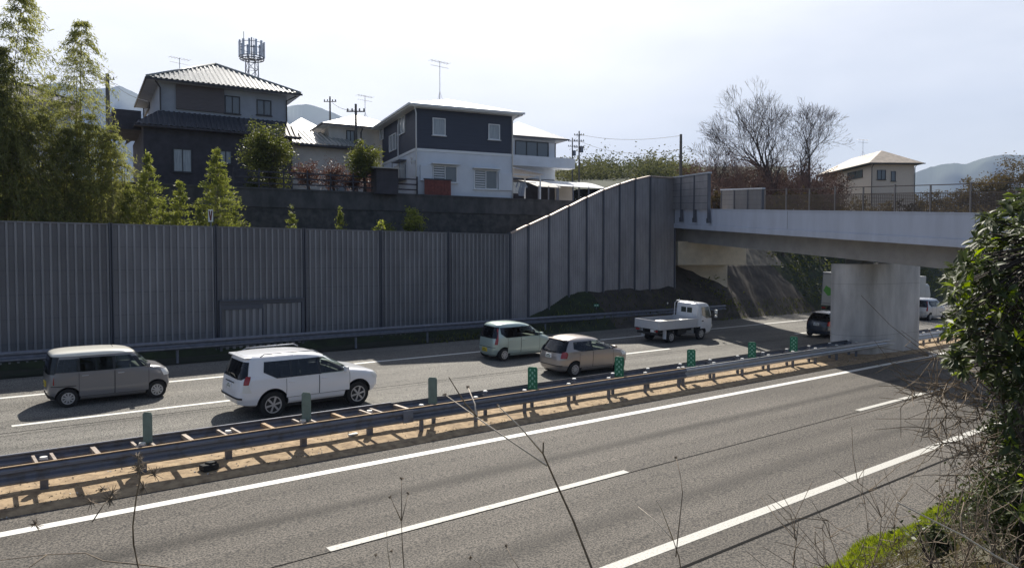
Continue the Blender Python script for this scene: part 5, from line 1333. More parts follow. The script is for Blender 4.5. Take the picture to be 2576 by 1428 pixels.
s.tube([(0, 0, zp), (0, 0, ztp+.6)], .10, 5); s.build('platform', M['galv'], t)
for i in range(12):
    a = 2*math.pi*i/12; s = MB(); s.box((rp*1.05*math.cos(a), rp*1.05*math.sin(a), (zp+ztp)/2+.1), (.22, .28, (ztp-zp)*.86), rz=a); s.build('antenna_panel', M['galv_new'], t)
for i in (2, 7): a = 2*math.pi*i/12; s = MB(); s.tube([(rp*math.cos(a), rp*math.sin(a), ztp-.4), (rp*math.cos(a), rp*math.sin(a), ztp+1.0)], .05, 4); s.build('whip_antenna', M['galv'], t)
pole_m = mat('pole_concrete', (.10, .095, .09), .8)
def pole(px, pytop, D, label, arms=1, grp=None, r=.10):
    top = PD(px, pytop, D); zb = PLAT-.3
    t = thing('utility_pole', label, 'utility pole', (top.x, top.y, zb), grp and 0 or 0)
    h = top.z-zb; s = MB(); s.tube([(0, 0, 0), (0, 0, h)], [r*1.25, r*.8], 8); s.build('pole', pole_m, t)
    for q in range(arms):
        s = MB(); z = h-.5-q*.75; s.box((0, 0, z), (1.25, .07, .07), rz=R(-38))
        for e in (-.55, -.25, .25, .55): s.cyl((e*math.cos(R(-38)), e*math.sin(R(-38)), z+.045), .05, .16, 6)
        s.build('crossarm', pole_m, t)
    if arms > 1: s = MB(); s.cyl((.32, -.1, h-2.6), .22, .75, 10); s.build('transformer', M['galv'], t)
    return top
p1 = pole(830, 243, 74, 'utility pole standing between the tiled and the cream house', 1)
p2 = pole(895, 262, 50.5, 'utility pole just in front of the cream house', 1)
p3 = pole(1457, 330, 92, 'tall utility pole with several crossarms right of the balcony house', 3)
p4 = pole(1440, 347, 110, 'farther utility pole close left of the tall one', 2)
p5 = pole(1713, 338, 70, 'plain dark pole rising behind the top of the climbing barrier', 0, r=.15)
p6 = pole(270, 186, 66, 'dark utility pole between the tall bamboo and the tiled house', 1, r=.2)
def wire(a, c, sag, label, r=.018):
    s = MB(); a, c = Vector(a), Vector(c); m_ = []
    for i in range(13):
        u = i/12; p = a.lerp(c, u); p.z -= sag*4*u*(1-u); m_.append(p)
    s.tube(m_, r, 4); tag(s.build('overhead_wire', M['frame_dark'], None), label, 'wire')
dz = Vector((0, 0, -.4))
wire(p3+dz, p5+dz*.3, .5, 'thin overhead wire from the tall pole to the plain dark pole')
wire(p1+dz, p2+dz, .3, 'thin overhead wire between the two poles beside the cream house')
wire(p3+Vector((0, 0, -1.2)), p5+Vector((0, 0, -1.4)), .9, 'lower overhead wire sagging towards the plain dark pole')
wire(p6+dz, p6+Vector((-38, 14, 1.5)), .8, 'overhead wire leaving the left pole behind the bamboo')
wire(p6+dz, h1.P+Vector((-.5, .6, 6.0)), .3, 'overhead wire from the left pole to the tiled house')
wire(p4+dz, p3+dz, .1, 'short overhead wire between the tall pole and the farther one')

# ================================================================ VEGETATION
def leaves(name, P, size, m, parent=None, droop=0.0, aspect=.38, dirs=None, tri=False):
    """one thin folded blade per point"""
    P = np.asarray(P, float); n = len(P); size = size*rng.uniform(.6, 1.25, n)
    if dirs is None:
        d = rng.normal(size=(n, 3)); d[:, 2] = d[:, 2]*.6-droop
    else: d = dirs+rng.normal(size=(n, 3))*.25
    d /= np.linalg.norm(d, axis=1)[:, None]+1e-9
    u = np.cross(d, rng.normal(size=(n, 3))); u /= np.linalg.norm(u, axis=1)[:, None]+1e-9
    L_ = size[:, None]
    a = P-d*L_*.5; c = P+d*L_*.5; mid = P+d*L_*(-.05); e = u*L_*aspect*.5
    V = np.stack([a, mid+e, c, mid-e], 1).reshape(-1, 3); F = np.arange(4*n).reshape(n, 4)
    return np_mesh(name, V, F, m, parent)
def segs(name, A, B_, ra, rb, m, parent=None, k=3):
    """many tapering twigs at once"""
    A = np.asarray(A, float); B_ = np.asarray(B_, float); ra = np.asarray(ra, float); rb = np.asarray(rb, float); n = len(A)
    t = B_-A; t /= np.linalg.norm(t, axis=1)[:, None]+1e-9
    h = np.tile([0.0, 0, 1], (n, 1)); h[np.abs(t[:, 2]) > .9] = [1, 0, 0]
    a = np.cross(t, h); a /= np.linalg.norm(a, axis=1)[:, None]; b = np.cross(t, a)
    V = np.zeros((n, 2*k, 3))
    for i in range(k):
        q = 2*math.pi*i/k; o = a*math.cos(q)+b*math.sin(q)
        V[:, i] = A+o*ra[:, None]; V[:, k+i] = B_+o*rb[:, None]
    base = (np.arange(n)*2*k)[:, None, None]; f = np.array([[i, (i+1) % k, k+(i+1) % k, k+i] for i in range(k)])[None]
    return np_mesh(name, V.reshape(-1, 3), (base+f).reshape(-1, 4), m, parent)
M['bamboo'] = leafmat('bamboo_leaf', (.12, .135, .045), (.34, .34, .12), .55, 1.1, rough=.6, spec=.2)
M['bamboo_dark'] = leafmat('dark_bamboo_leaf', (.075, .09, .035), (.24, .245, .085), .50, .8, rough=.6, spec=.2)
M['sapling'] = leafmat('young_bamboo_leaf', (.10, .125, .032), (.27, .285, .075), .55, 1.6)
M['bush'] = leafmat('garden_bush_leaf', (.045, .06, .02), (.17, .18, .045), .42, 1.3)
M['redbush'] = leafmat('red_bush_leaf', (.07, .038, .030), (.16, .085, .06), .3, 1.5)
M['hill_wood'] = leafmat('hill_wood_leaf', (.06, .068, .03), (.145, .14, .06), .3, .06, rough=.8, spec=.05)
M['autumn'] = leafmat('brownish_wood_leaf', (.065, .052, .028), (.15, .115, .05), .3, .25, rough=.8, spec=.05)
M['thicket'] = leafmat('thicket_leaf', (.055, .035, .028), (.10, .065, .045), .2, .3, rough=.85, spec=.03)
M['shrub'] = leafmat('glossy_shrub_leaf', (.032, .045, .018), (.085, .105, .038), .25, 2.5, rough=.52, spec=.3)
M['shrub_young'] = leafmat('young_shrub_leaf', (.12, .17, .02), (.26, .32, .04), .45, 3)
M['grass'] = leafmat('sunlit_grass', (.095, .125, .02), (.25, .29, .045), .5, 3.0)
M['drygrass'] = leafmat('dry_grass_blade', (.05, .045, .02), (.14, .12, .06), .3, 2.0)

def bamboo(label, px, pytop, D, plume_w, zlow, n, lean=0.0, m='bamboo', grp=None, leaf=.17, crown_from=None, culms=1):
    """plumed culm: leaves in drooping sprays, widest below the tip"""
    top = PD(px, pytop, D); bx, by = top.x-lean, top.y; zb = terr(bx, by)
    t = thing('bamboo', label, 'bamboo', (bx, by, zb), group=grp); H = top.z-zb
    for c in range(culms):
        dx, dy = (0, 0) if c == 0 else (rng.uniform(-.6, .6), rng.uniform(-.3, .6)); hh = H*(1 if c == 0 else rng.uniform(.6, .9))
        s = MB(); s.tube([(dx+lean*(i/8)**2.2, dy, hh*i/8) for i in range(9)], [.045*(1-.8*i/8) for i in range(9)], 6); s.build('culm', M['culm'], t)
    P = []; A = []; B_ = []; Dd = []
    lo = (zlow-zb)/H; nb_ = max(40, int(n/30))
    cz = lo
    for i in range(nb_):
        u = lo+(1-lo)*(i+rng.random())/nb_; u = round(u*H/.42)*.42/H; f = min(1, max(0, (1-u)/(1-lo+1e-6)))
        w_ = 1.7*plume_w*(.16+.84*min(1, (f*2.2))**.75)*(1 if f < .75 else 1-.30*(f-.75)/.25)
        a = rng.uniform(0, 2*math.pi); l_ = w_*rng.uniform(.45, 1.0); c0 = np.array([lean*u**2.2, 0, H*u-.15*l_]); rise = rng.uniform(.35, .9)
        prev = c0; m_ = 9
        for q in range(m_):
            s_ = (q+1)/m_; pt = c0+np.array([math.cos(a)*l_*s_, math.sin(a)*l_*s_, rise*l_*s_-(.9*l_*s_**2.3)]); A.append(prev); B_.append(pt); prev = pt
            if s_ > .25:
                k_ = 6; P.append(pt+rng.normal(size=(k_, 3))*.075); d_ = np.array([math.cos(a)*.6, math.sin(a)*.6, -.75]); Dd.append(d_+rng.normal(size=(k_, 3))*.55)
    P = np.concatenate(P); segs('twigs', A, B_, [.007]*len(A), [.004]*len(A), M['culm'], t); leaves('foliage', P, leaf*1.05, M[m], t, aspect=.20, dirs=np.concatenate(Dd))
    return t
def sapling(label, px, pytop, D, halfw, n, grp=None, m='sapling', leaf=.15, lowz=None):
    halfw *= 1.45; n = int(n*1.9)
    """young cone: whorls of rising shoots, each ending in a fan of blades"""
    top = PD(px, pytop, D); zb = terr(top.x, top.y); t = thing('bamboo_sapling', label, 'young bamboo', (top.x, top.y, zb), group=grp); H = top.z-zb
    s = MB(); s.tube([(0, 0, 0), (.03, 0, H*.5), (0, 0, H)], [.03, .02, .006], 5); s.build('culm', M['culm'], t)
    P = []; A = []; B_ = []; Dd = []
    nb_ = max(20, int(n/26)); span_h = H*(.92 if H < 6 else .80)
    for i in range(nb_):
        f = ((i+rng.random())/nb_)**.72; z = H-(round(f*span_h/.34)*.34 if rng.random() < .45 else f*span_h)+rng.normal()*.05; l_ = halfw*(f*.96+.05)*rng.uniform(.6, 1.1)
        a = rng.uniform(0, 2*math.pi); d = np.array([math.cos(a), math.sin(a), .38]); c0 = np.array([0, 0, z-.22*l_]); prev = c0; m_ = 7
        for q in range(m_):
            s_ = (q+1)/m_; pt = c0+d*l_*s_+np.array([0, 0, -.25*l_*s_*s_]); A.append(prev); B_.append(pt); prev = pt
            if s_ > .2: k_ = 5; P.append(pt+rng.normal(size=(k_, 3))*.05); Dd.append(d+rng.normal(size=(k_, 3))*.55+np.array([0, 0, .25]))
    P = np.concatenate(P); segs('twigs', A, B_, [.007]*len(A), [.003]*len(A), M['culm'], t); leaves('foliage', P, leaf, M[m], t, aspect=.26, dirs=np.concatenate(Dd))
    return t
def tree(name, label, cat, base, H, rx_, rz_, n, leaf, m, clumps=40, grp=None, trunk_h=.4, rad=.14, cz=.62, hollow=.45, bark='bark', flat=1.0):
    t = thing(name, label, cat, base, group=grp)
    s = MB(); th = H*trunk_h; s.tube([(0, 0, -.2), (.05, 0, th*.5), (0, .05, th)], [rad, rad*.8, rad*.6], 7)
    cen = []
    for i in range(clumps):
        d = rng.normal(size=3); d /= np.linalg.norm(d); r_ = rng.uniform(hollow, 1.0)
        cen.append(np.array([d[0]*rx_*r_, d[1]*rx_*r_, H*cz+d[2]*rz_*r_*flat]))
    for c in cen[:14]: s.tube([(0, .03, th*.9), tuple((np.array([0, 0, th])*.4+c*.6)+rng.normal(size=3)*.1), tuple(c)], [rad*.45, rad*.25, rad*.08], 5)
    s.build('trunk', M[bark], t)
    per = max(1, n//clumps); P = np.concatenate([c+rng.normal(size=(per, 3))*np.array([1, 1, .8])*rx_*rng.uniform(.14, .27) for c in cen])
    leaves('crown', P, leaf, M[m], t, aspect=.5); return t

gb = 'tall bamboo at the left edge behind the noise barrier'
bamboo('tallest bamboo plume at the left edge, its tip out of the picture', 62, -30, 33, 1.25, 9.5, 7500, lean=.9, culms=2, leaf=.19)
bamboo('slim bamboo plume standing alone against the sky, left of the tiled house', 205, 52, 34.5, 1.05, 11.0, 6500, lean=.2, culms=2, leaf=.17)
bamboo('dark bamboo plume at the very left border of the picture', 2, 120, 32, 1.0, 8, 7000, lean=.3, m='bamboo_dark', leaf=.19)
bamboo('faint small bamboo plume between the two tall ones', 127, 190, 36, .6, 12.5, 1300, culms=1, leaf=.14)
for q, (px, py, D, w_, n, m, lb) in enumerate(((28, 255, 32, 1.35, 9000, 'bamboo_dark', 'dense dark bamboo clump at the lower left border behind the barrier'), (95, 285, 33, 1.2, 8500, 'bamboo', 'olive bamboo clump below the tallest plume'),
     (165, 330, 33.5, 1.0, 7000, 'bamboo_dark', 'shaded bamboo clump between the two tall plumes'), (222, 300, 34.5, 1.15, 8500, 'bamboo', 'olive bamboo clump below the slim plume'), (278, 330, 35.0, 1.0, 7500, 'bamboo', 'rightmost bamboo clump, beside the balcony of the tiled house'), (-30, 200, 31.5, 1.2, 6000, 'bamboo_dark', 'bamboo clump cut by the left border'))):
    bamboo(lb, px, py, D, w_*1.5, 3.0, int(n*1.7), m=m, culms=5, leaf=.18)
for (px, py, D, hw, n, lb) in ((372, 385, 35.3, 1.25, 3800, 'pointed young bamboo cone left of the tallest cone, below the balcony'), (452, 446, 35.8, .95, 2600, 'smaller young bamboo cone in the middle of the three behind the barrier'),
      (545, 376, 36.2, 1.55, 5200, 'tallest bright green young bamboo cone in front of the tiled house'), (320, 470, 34.6, 1.0, 2600, 'short bushy young bamboo at the right foot of the clumps'), (410, 500, 35.0, .8, 1500, 'low young bamboo between the pointed cone and the middle cone'), (500, 510, 35.4, .7, 1300, 'low young bamboo left of the tallest cone'), (592, 520, 35.8, .6, 900, 'low young bamboo at the right foot of the tallest cone'),
      (735, 522, 37.6, .85, 1600, 'small young bamboo peeping over the barrier, leftmost of the four right of the tallest cone'), (855, 518, 39.4, .85, 1700, 'small pointed young bamboo peeping over the barrier below the cream house')):
    sapling(lb, px, py, D, hw, n)
for (px, pt, D, r_, n, lb) in ((965, 558, 40.0, .55, 700, 'low spreading bush peeping over the barrier, left of the round one'), (1042, 530, 41.0, .75, 1400, 'round yellow green bush peeping over the barrier below the navy house')):
    p = PD(px, pt, D); zb = terr(p.x, p.y); H = p.z-zb; tree('bush', lb, 'bush', (p.x, p.y, zb), H, r_, r_*.9, n, .16, 'sapling', 16, trunk_h=.7, rad=.04, cz=1-.9*r_/H, hollow=.3)
q = PD(530, 543, 35.0); z_ = terr(q.x, q.y)
t = thing('warning_sign', 'small white board with a dark red V mark among the young bamboo', 'sign', (q.x, q.y, z_), R(-30))
s = MB(); s.cyl((0, .03, 0), .03, q.z-z_+.1, 6); s.build('post', M['galv'], t)
s = MB(); s.bb(-.11, .11, -.02, .0, q.z-z_-.28, q.z-z_+.30); sg = s.build('sign_board', M['cap_white'], t)
s = MB(); s.prism([(-.09, q.z-z_+.24), (-.03, q.z-z_+.24), (0, q.z-z_-.02), (.03, q.z-z_+.24), (.09, q.z-z_+.24), (.03, q.z-z_-.22), (-.03, q.z-z_-.22)], -.024, -.0205); s.build('mark', M['rustred'], sg)
# garden planting
def gtree(px, pyt, pyb, D, wpx, n, m, lb, cat='tree', name='tree', leaf=.15, cl=40, clusterh=.3):
    top = PD(px, pyt, D); H = top.z-PLAT; r_ = wpx/2/FPX*D*.86; low = PD(px, pyb, D).z-PLAT; rz_ = (H-low)/2*.92
    return tree(name, lb, cat, (top.x, top.y, PLAT), H, r_, rz_, n, leaf, m, cl, trunk_h=max(.15, (low/H)*.9+.12), rad=.12, cz=(H+low)/2/H, hollow=clusterh)
gtree(676, 292, 470, 43, 128, 11000, 'bush', 'round clipped evergreen tree before the right end of the tiled house', leaf=.14, cl=70)
gtree(916, 350, 455, 44.3, 92, 5500, 'bush', 'rounded evergreen tree in front of the cream house', leaf=.14, cl=45)
for i, (px, pt, pb, w_, lb) in enumerate(((838, 400, 478, 95, 'reddish brown bush before the cream house'), (890, 425, 484, 80, 'low reddish bush under the rounded evergreen'), (775, 405, 470, 80, 'reddish shrub before the wing of the tiled house'))):
    gtree(px, pt, pb, 45, w_, 3600, 'redbush', lb, 'bush', 'bush', .10, 46, .1)
gtree(690, 430, 480, 43.5, 90, 1600, 'bush', 'low dark garden shrub at the right corner of the tiled house', 'bush', 'bush', .12, 22)
gtree(640, 440, 490, 43.5, 60, 1000, 'bush', 'low dark garden shrub left of the corner shrub', 'bush', 'bush', .12, 18)

def bare(label, px, pytop, pyb, D, spread, seed, depth=7, name='bare_tree', cat='bare tree', zb=None, m='bark', r0=.22, fork=.22, up=.35, grp=None, sidep=.75, dec=.70):
    top = PD(px, pytop, D); zb = terr(top.x, top.y)-.1 if zb is None else zb; H = top.z-zb
    g = np.random.default_rng(seed); t = thing(name, label, cat, (top.x, top.y, zb), group=grp); A = []; B_ = []; ra = []; rb = []; A2 = []; B2 = []; q1 = []; q2 = []
    def grow(p, d, l_, r_, k, lead):
        n = 3 if k > 2 else 2
        for i in range(n):
            d2 = d+g.normal(size=3)*.09+np.array([0, 0, .10 if lead else .05]); d2 /= np.linalg.norm(d2); e = p+d2*l_/n; r2 = r_*(.88 if k > 1 else .72)
            (A if r_ > .022 else A2).append(p); (B_ if r_ > .022 else B2).append(e); (ra if r_ > .022 else q1).append(r_); (rb if r_ > .022 else q2).append(r2)
            p, d, r_ = e, d2, r2
            if k > 0 and i < n-1 and g.random() < sidep:
                s_ = g.normal(size=3); s_ -= s_@d*d; s_ /= np.linalg.norm(s_); nd = d*.75+s_*spread*1.3; nd /= np.linalg.norm(nd); grow(p, nd, l_*.66, r_*.50, max(0, k-2), False)
        if k > 0:
            for i in range(2 if g.random() < .75 else 3):
                s_ = g.normal(size=3); s_ -= s_@d*d; s_ /= np.linalg.norm(s_); first = i == 0 and lead
                nd = d+s_*spread*(.25 if first else 1.0)+np.array([0, 0, .25 if first else .12]); nd /= np.linalg.norm(nd)
                grow(p, nd, l_*(.84 if first else g.uniform(.74, .86)), r_*(dec+.04 if first else dec-.04), k-1, first)
    grow(np.zeros(3), np.array([0, 0, 1.0]), H*fork, r0, depth, True)
    mx = max(b[2] for b in B_+B2); f = H/mx
    A, B_, A2, B2 = [np.array(x)*f for x in (A, B_, A2, B2)]
    segs('trunk', A, B_, ra, rb, M[m], t, 5); segs('twigs', A2, B2, np.maximum(q1, .0105), np.maximum(q2, .0078), M[m], t, 3)
    return t
bare('largest leafless tree with a tall rounded crown against the sky', 1966, 180, 500, 74, .55, 4, 8, r0=.46, fork=.17, sidep=.45, dec=.74)
bare('second leafless tree leaning right, close to the beige house', 2032, 232, 500, 76, .60, 1, 8, r0=.40, fork=.15, sidep=.42, dec=.73)
bare('short leafless tree left of the largest one, behind the bridge screens', 1795, 322, 500, 72, .6, 5, 7, r0=.26, fork=.17, sidep=.45)
for i, (px, pt, D) in enumerate(((1750, 380, 68), (1800, 385, 71), (1845, 375, 69), (1880, 392, 70), (1900, 370, 72), (1960, 395, 72), (1985, 385, 75), (2020, 400, 74), (2060, 405, 75), (2085, 430, 75), (1770, 425, 67), (1830, 430, 68), (1925, 430, 70), (2000, 440, 72))):
    o = bare('tangled leafless reddish brown thicket shrub behind the bridge', px, pt-4, 520, D, .75, 40+i, 6, 'thicket_shrub', 'shrub', m='bark_red', r0=.07, fork=.14, sidep=.7, grp='leafless shrubs of the thicket behind the bridge')
for (px, pt, w_, lb) in ((1798, 455, 40, 'yellowish bush in the gap between the two bridge screens'), (1815, 440, 36, 'dull green bush just left of the low bridge screen'), (2105, 440, 44, 'brownish bush at the left foot of the beige house')):
    p = PD(px, pt, 64 if px < 2000 else 74); tree('bush', lb, 'bush', (p.x, p.y, terr(p.x, p.y)), p.z-terr(p.x, p.y), w_/2/FPX*56, 1.3, 900, .2, 'autumn', 18, trunk_h=.5, cz=.55)
# dark backing thicket
hs = 'dark evergreen undergrowth in the thicket'
for i, px in enumerate(range(1735, 2115, 20)):
    p = PD(px, 388+(i % 3)*13-(12 if 1880 < px < 2000 else 0), 80+(i % 4)*3); z = terr(p.x, p.y); tree('thicket_tree', 'dense brownish bush of the dark thicket behind the leafless trees', 'tree', (p.x, p.y, z), max(2.0, p.z-z), 2.1, 3.0, 2600, .24, 'thicket', 34, grp='bushes of the thicket behind the leafless trees', trunk_h=.3, cz=.5)
# hill woods right of the houses, far
hill = MB(); vs = []; fs = []
prof = [(1405, 425), (1440, 412), (1480, 404), (1530, 405), (1580, 409), (1600, 402), (1640, 396), (1680, 402), (1720, 410), (1780, 418), (1900, 430)]
cen = []
for (px, py) in prof: pass
P = []
for i in range(420):
    px = rng.uniform(1380, 1745); D = rng.uniform(125, 180); pt = np.interp(px, [a for a, _ in prof], [b for _, b in prof])+34+(180-D)*.6
    p = PD(px, pt, D); sz = rng.uniform(1.6, 3.0); P.append(np.array([p.x, p.y, p.z])+rng.normal(size=(170, 3))*np.array([sz*.5, sz*.5, sz*.75]))
P = np.concatenate(P); tag(leaves('hillside_wood', P, .55, M['hill_wood'], None, aspect=.55), kind='stuff')
b = MB(); vs = []; fs = []
for i, px in enumerate(range(1360, 1981, 20)):
    for j, (D, up_) in enumerate(((105, 470), (125, 448), (150, 428), (182, 414), (230, 440))):
        p = PD(px, up_+5+(4 if px < 1450 else 0), D); vs.append(tuple(p))
for i in range(31):
    for j in range(4): fs.append((i*5+j, (i+1)*5+j, (i+1)*5+j+1, i*5+j+1))
b.add(vs, fs); tag(b.build('wooded_hill', M['grassland'], fixn=False, smooth=True), kind='structure')
# trees right of the beige house
for i, (px, pt, D, w_, n) in enumerate((a_, b_, c_+30, d_, int(e_*1.5)) for a_, b_, c_, d_, e_ in ((2375, 468, 95, 60, 1800), (2420, 455, 92, 60, 2000), (2455, 430, 90, 80, 2800), (2510, 415, 88, 90, 3200), (2560, 385, 85, 100, 3600), (2610, 380, 84, 90, 3000), (2340, 480, 88, 50, 1200), (2300, 490, 84, 60, 1200))):
    p = PD(px, pt, D); z = terr(p.x, p.y); H = p.z-z; r_ = w_/2/FPX*D
    lb = ['brownish tree in the row right of the beige house, third lowest crown', 'brownish tree between a low crown and a tall one right of the beige house', 'rounded brown green tree in the middle of the row at right', 'large brown green tree left of the tallest at the right border', 'tallest brown green tree at the right border above the shrub', 'brown green tree cut by the right border', 'small low tree just right of the beige house', 'low bush at the right foot of the beige house'][i]
    tree('tree', lb, 'tree', (p.x, p.y, z), H, r_*1.1, H*.42, n, .36, 'autumn', 34, trunk_h=.3, rad=.2, cz=.56)
# vegetation on the far slope under and beyond the bridge
P = []
for i in range(900):
    x = rng.uniform(45, 150); y = rng.uniform(32.3, 40); z = terr(x, y)
    if 48 < x < 58 and y < 39: continue
    P.append(np.array([x, y, z+.1])+rng.normal(size=(26, 3))*np.array([.5, .5, .25]))
tag(leaves('undergrowth', np.concatenate(P), .30, M['bush'], None), kind='stuff')
for i in range(26):
    x = 62+i*4.2+rng.uniform(-1, 1); y = rng.uniform(35.5, 39.5); tree('slope_tree', 'dark evergreen tree on the far slope beyond the bridge', 'tree', (x, y, terr(x, y)-.2), rng.uniform(4.5, 7), 2.1, 2.4, 1100, .36, 'autumn', 22, grp='evergreens on the slope beyond the bridge', trunk_h=.3, cz=.55)
# grass tufts at the toe of the slope
P = []; Dd = []
for i in range(1500):
    x = rng.uniform(20, 62); y = rng.uniform(32.1, 34.2) if x < 44 else rng.uniform(31.6, 33.2); P.append((x, y, terr(x, y)+.08)); Dd.append((rng.normal()*.3, rng.normal()*.3, 1))
tag(leaves('verge_grass', P, .30, M['bush'], None, aspect=.16, dirs=np.array(Dd)), kind='stuff')

# ---------------------------------------------------------------- mountains
M['mountain'] = mat('mountain_forest', (.035, .05, .03), .95, noise=.35, nscale=.004, detail=8)
def ridge(label, pts, D, seed, base=-40):
    g = np.random.default_rng(seed); xs_ = np.arange(pts[0][0], pts[-1][0]+1, 10); ys_ = np.interp(xs_, [p[0] for p in pts], [p[1] for p in pts])
    ys_ = ys_+np.convolve(g.normal(size=len(xs_)+8), np.ones(5)/5, 'same')[4:-4]*3.0
    b = MB(); vs = []; fs = []; rows = [(.80, 0), (.86, .30), (.90, .52), (.95, .80), (1.0, 1.0), (1.07, .7), (1.2, .2)]
    for px, py in zip(xs_, ys_):
        top = PD(px, py, D)
        for j, (f, hh) in enumerate(rows):
            z = base+(top.z-base)*hh*(1 if hh in (0, 1.0) else 1+.10*math.sin(px*.021+j*2.1)+.05*math.sin(px*.06+j))
            vs.append((top.x*f, top.y*f, z))
    n = len(rows)
    for i in range(len(xs_)-1):
        for j in range(n-1): fs.append((i*n+j, (i+1)*n+j, (i+1)*n+j+1, i*n+j+1))
    b.add(vs, fs); o = b.build('mountains', M['mountain'], fixn=False, smooth=True); return tag(o, kind='structure')
ridge('', [(-500, 300), (-200, 235), (0, 215), (80, 222), (150, 208), (230, 226), (300, 215), (350, 240), (430, 285), (520, 300), (640, 310), (705, 272), (740, 262), (775, 262), (810, 272), (850, 290), (900, 305), (1000, 320), (1100, 335), (1250, 400)], 3600, 3)
ridge('', [(2180, 520), (2260, 455), (2310, 430), (2340, 420), (2375, 412), (2400, 410), (2430, 414), (2460, 405), (2500, 392), (2530, 388), (2576, 392), (2700, 370), (2900, 380), (3300, 460)], 3000, 9)

# ================================================================ FOREGROUND
# grass at the foot of the near embankment
P = []; Dd = []
for i in range(26000):
    x = rng.uniform(9.5, 34); y = 6.75-abs(rng.normal())*.62; 
    if y < 4.6: continue
    P.append((x, y+.1*math.sin(x*1.9), near_z(x, y)+rng.uniform(.02, .10))); Dd.append((rng.normal()*.45, rng.normal()*.45, 1))
tag(leaves('grass_strip', P, .19, M['grass'], None, aspect=.10, dirs=np.array(Dd)), kind='stuff')
P = []; Dd = []
for i in range(16000):
    x = rng.uniform(6, 34); y = rng.uniform(1.5, 6.0); P.append((x, y, near_z(x, y)+rng.uniform(.0, .12))); Dd.append((rng.normal()*.8, rng.normal()*.8, .7))
tag(leaves('dry_undergrowth', P, .22, M['drygrass'], None, aspect=.10, dirs=np.array(Dd)), kind='stuff')
P = []
for i in range(260):
    x = rng.uniform(12, 30); y = rng.uniform(2.0, 5.2); P.append(np.array([x, y, near_z(x, y)+.15])+rng.normal(size=(40, 3))*np.array([.22, .22, .12]))
tag(leaves('ground_cover', np.concatenate(P), .11, M['shrub'], None, aspect=.45), kind='stuff')

# broad leaved shrub at the right edge
outline = [(2576, 470), (2530, 505), (2475, 525), (2455, 560), (2445, 600), (2455, 622), (2400, 640), (2372, 665), (2385, 700), (2370, 740), (2395, 770), (2365, 800), (2385, 835), (2420, 850), (2385, 880), (2375, 905), (2410, 930), (2460, 900), (2470, 940), (2500, 1000), (2530, 1040), (2520, 1110), (2500, 1190), (2510, 1240), (2540, 1300), (2700, 1430), (2900, 1430), (2900, 440)]
def inside(x, y):
    c = False; n = len(outline)
    for i in range(n):
        (x1_, y1_), (x2_, y2_) = outline[i], outline[(i+1) % n]
        if (y1_ > y) != (y2_ > y) and x < (x2_-x1_)*(y-y1_)/(y2_-y1_)+x1_: c = not c
    return c
base = Vector((PD(2600, 1100, 6.8).x, PD(2600, 1100, 6.8).y, 0)); base.z = near_z(base.x, base.y)-.1
sh = thing('broadleaf_shrub', 'large glossy dark leaved shrub at the right edge with bright young tips', 'shrub', base)
roots = []; tries = 0
while len(roots) < 800 and tries < 30000:
    tries += 1; x = rng.uniform(2360, 2800); y = rng.uniform(470, 1420)
    if inside(x, y) and (x < 2620 or rng.random() < .5) and (y < 1000 or rng.random() < .28): roots.append(np.array(PD(x, y, rng.uniform(5.6, 8.2)))-np.array(base))
LP = []; LD = []; YP = []; YD = []; A = []; B_ = []
stems = [np.array([0, 0, 0.0])]
nodes = [np.array([rng.uniform(-.5, .7), rng.uniform(-.4, .4), rng.uniform(.6, 3.2)]) for _ in range(26)]
for nd in nodes: A.append(np.array([0, 0, 0])+rng.normal(size=3)*.05); B_.append(nd)
for c in roots:
    nd = min(nodes, key=lambda q: np.linalg.norm(q-c)+rng.uniform(0, .3)); A.append(nd); B_.append(c)
    ax = c-nd*.8+np.array([0, 0, .5]); ax = ax/np.linalg.norm(ax); k_ = int(rng.integers(9, 15)); young = rng.random() < .16
    for q in range(k_):
        a = 2*math.pi*q/k_+rng.uniform(-.3, .3); s_ = np.cross(ax, rng.normal(size=3)); s_ /= np.linalg.norm(s_); d = s_*1.0+ax*rng.uniform(-.15, .9)+np.array([0, 0, -.15]); d /= np.linalg.norm(d)
        p = c+d*.055-ax*rng.uniform(0, .10)
        (YP if young and q % 2 == 0 else LP).append(p); (YD if young and q % 2 == 0 else LD).append(d)
segs('branch', A, B_, [.028]*len(nodes)+[.009]*len(roots), [.014]*len(nodes)+[.004]*len(roots), M['bark'], sh, 5)
def broad(name, P, Dd, m, size):
    P = np.array(P); d = np.array(Dd); n = len(P); sz = (size*rng.uniform(.75, 1.2, n))[:, None]
    up_ = np.tile([0, 0, 1.0], (n, 1))+rng.normal(size=(n, 3))*.35; w_ = np.cross(d, up_); w_ /= np.linalg.norm(w_, axis=1)[:, None]; nn = np.cross(w_, d)
    a = P-d*sz*.5; c = P+d*sz*.5-nn*sz*.10; m1 = P-d*sz*.15; m2 = P+d*sz*.18-nn*sz*.02; e = w_*sz*.16; f = nn*sz*.05
    V = np.stack([a, m1+e+f, m2+e*.95+f, c, m2-e*.95+f, m1-e+f, m1, m2], 1).reshape(-1, 3)
    F = (np.arange(n)*8)[:, None, None]+np.array([[0, 6, 1, 1], [6, 7, 2, 1], [7, 3, 2, 2], [0, 5, 6, 6], [5, 4, 7, 6], [4, 3, 7, 7]])[None]
    F = F.reshape(-1, 4); tri = F[:, 2] == F[:, 3]
    me = bpy.data.meshes.new(name); fl = [tuple(q[:3]) if t_ else tuple(q) for q, t_ in zip(F.tolist(), tri)]
    me.from_pydata(V.tolist(), [], fl); me.materials.append(M[m]); me.polygons.foreach_set('use_smooth', [True]*len(fl)); me.update()
    o = bpy.data.objects.new(name, me); C.objects.link(o); o.parent = sh; return o
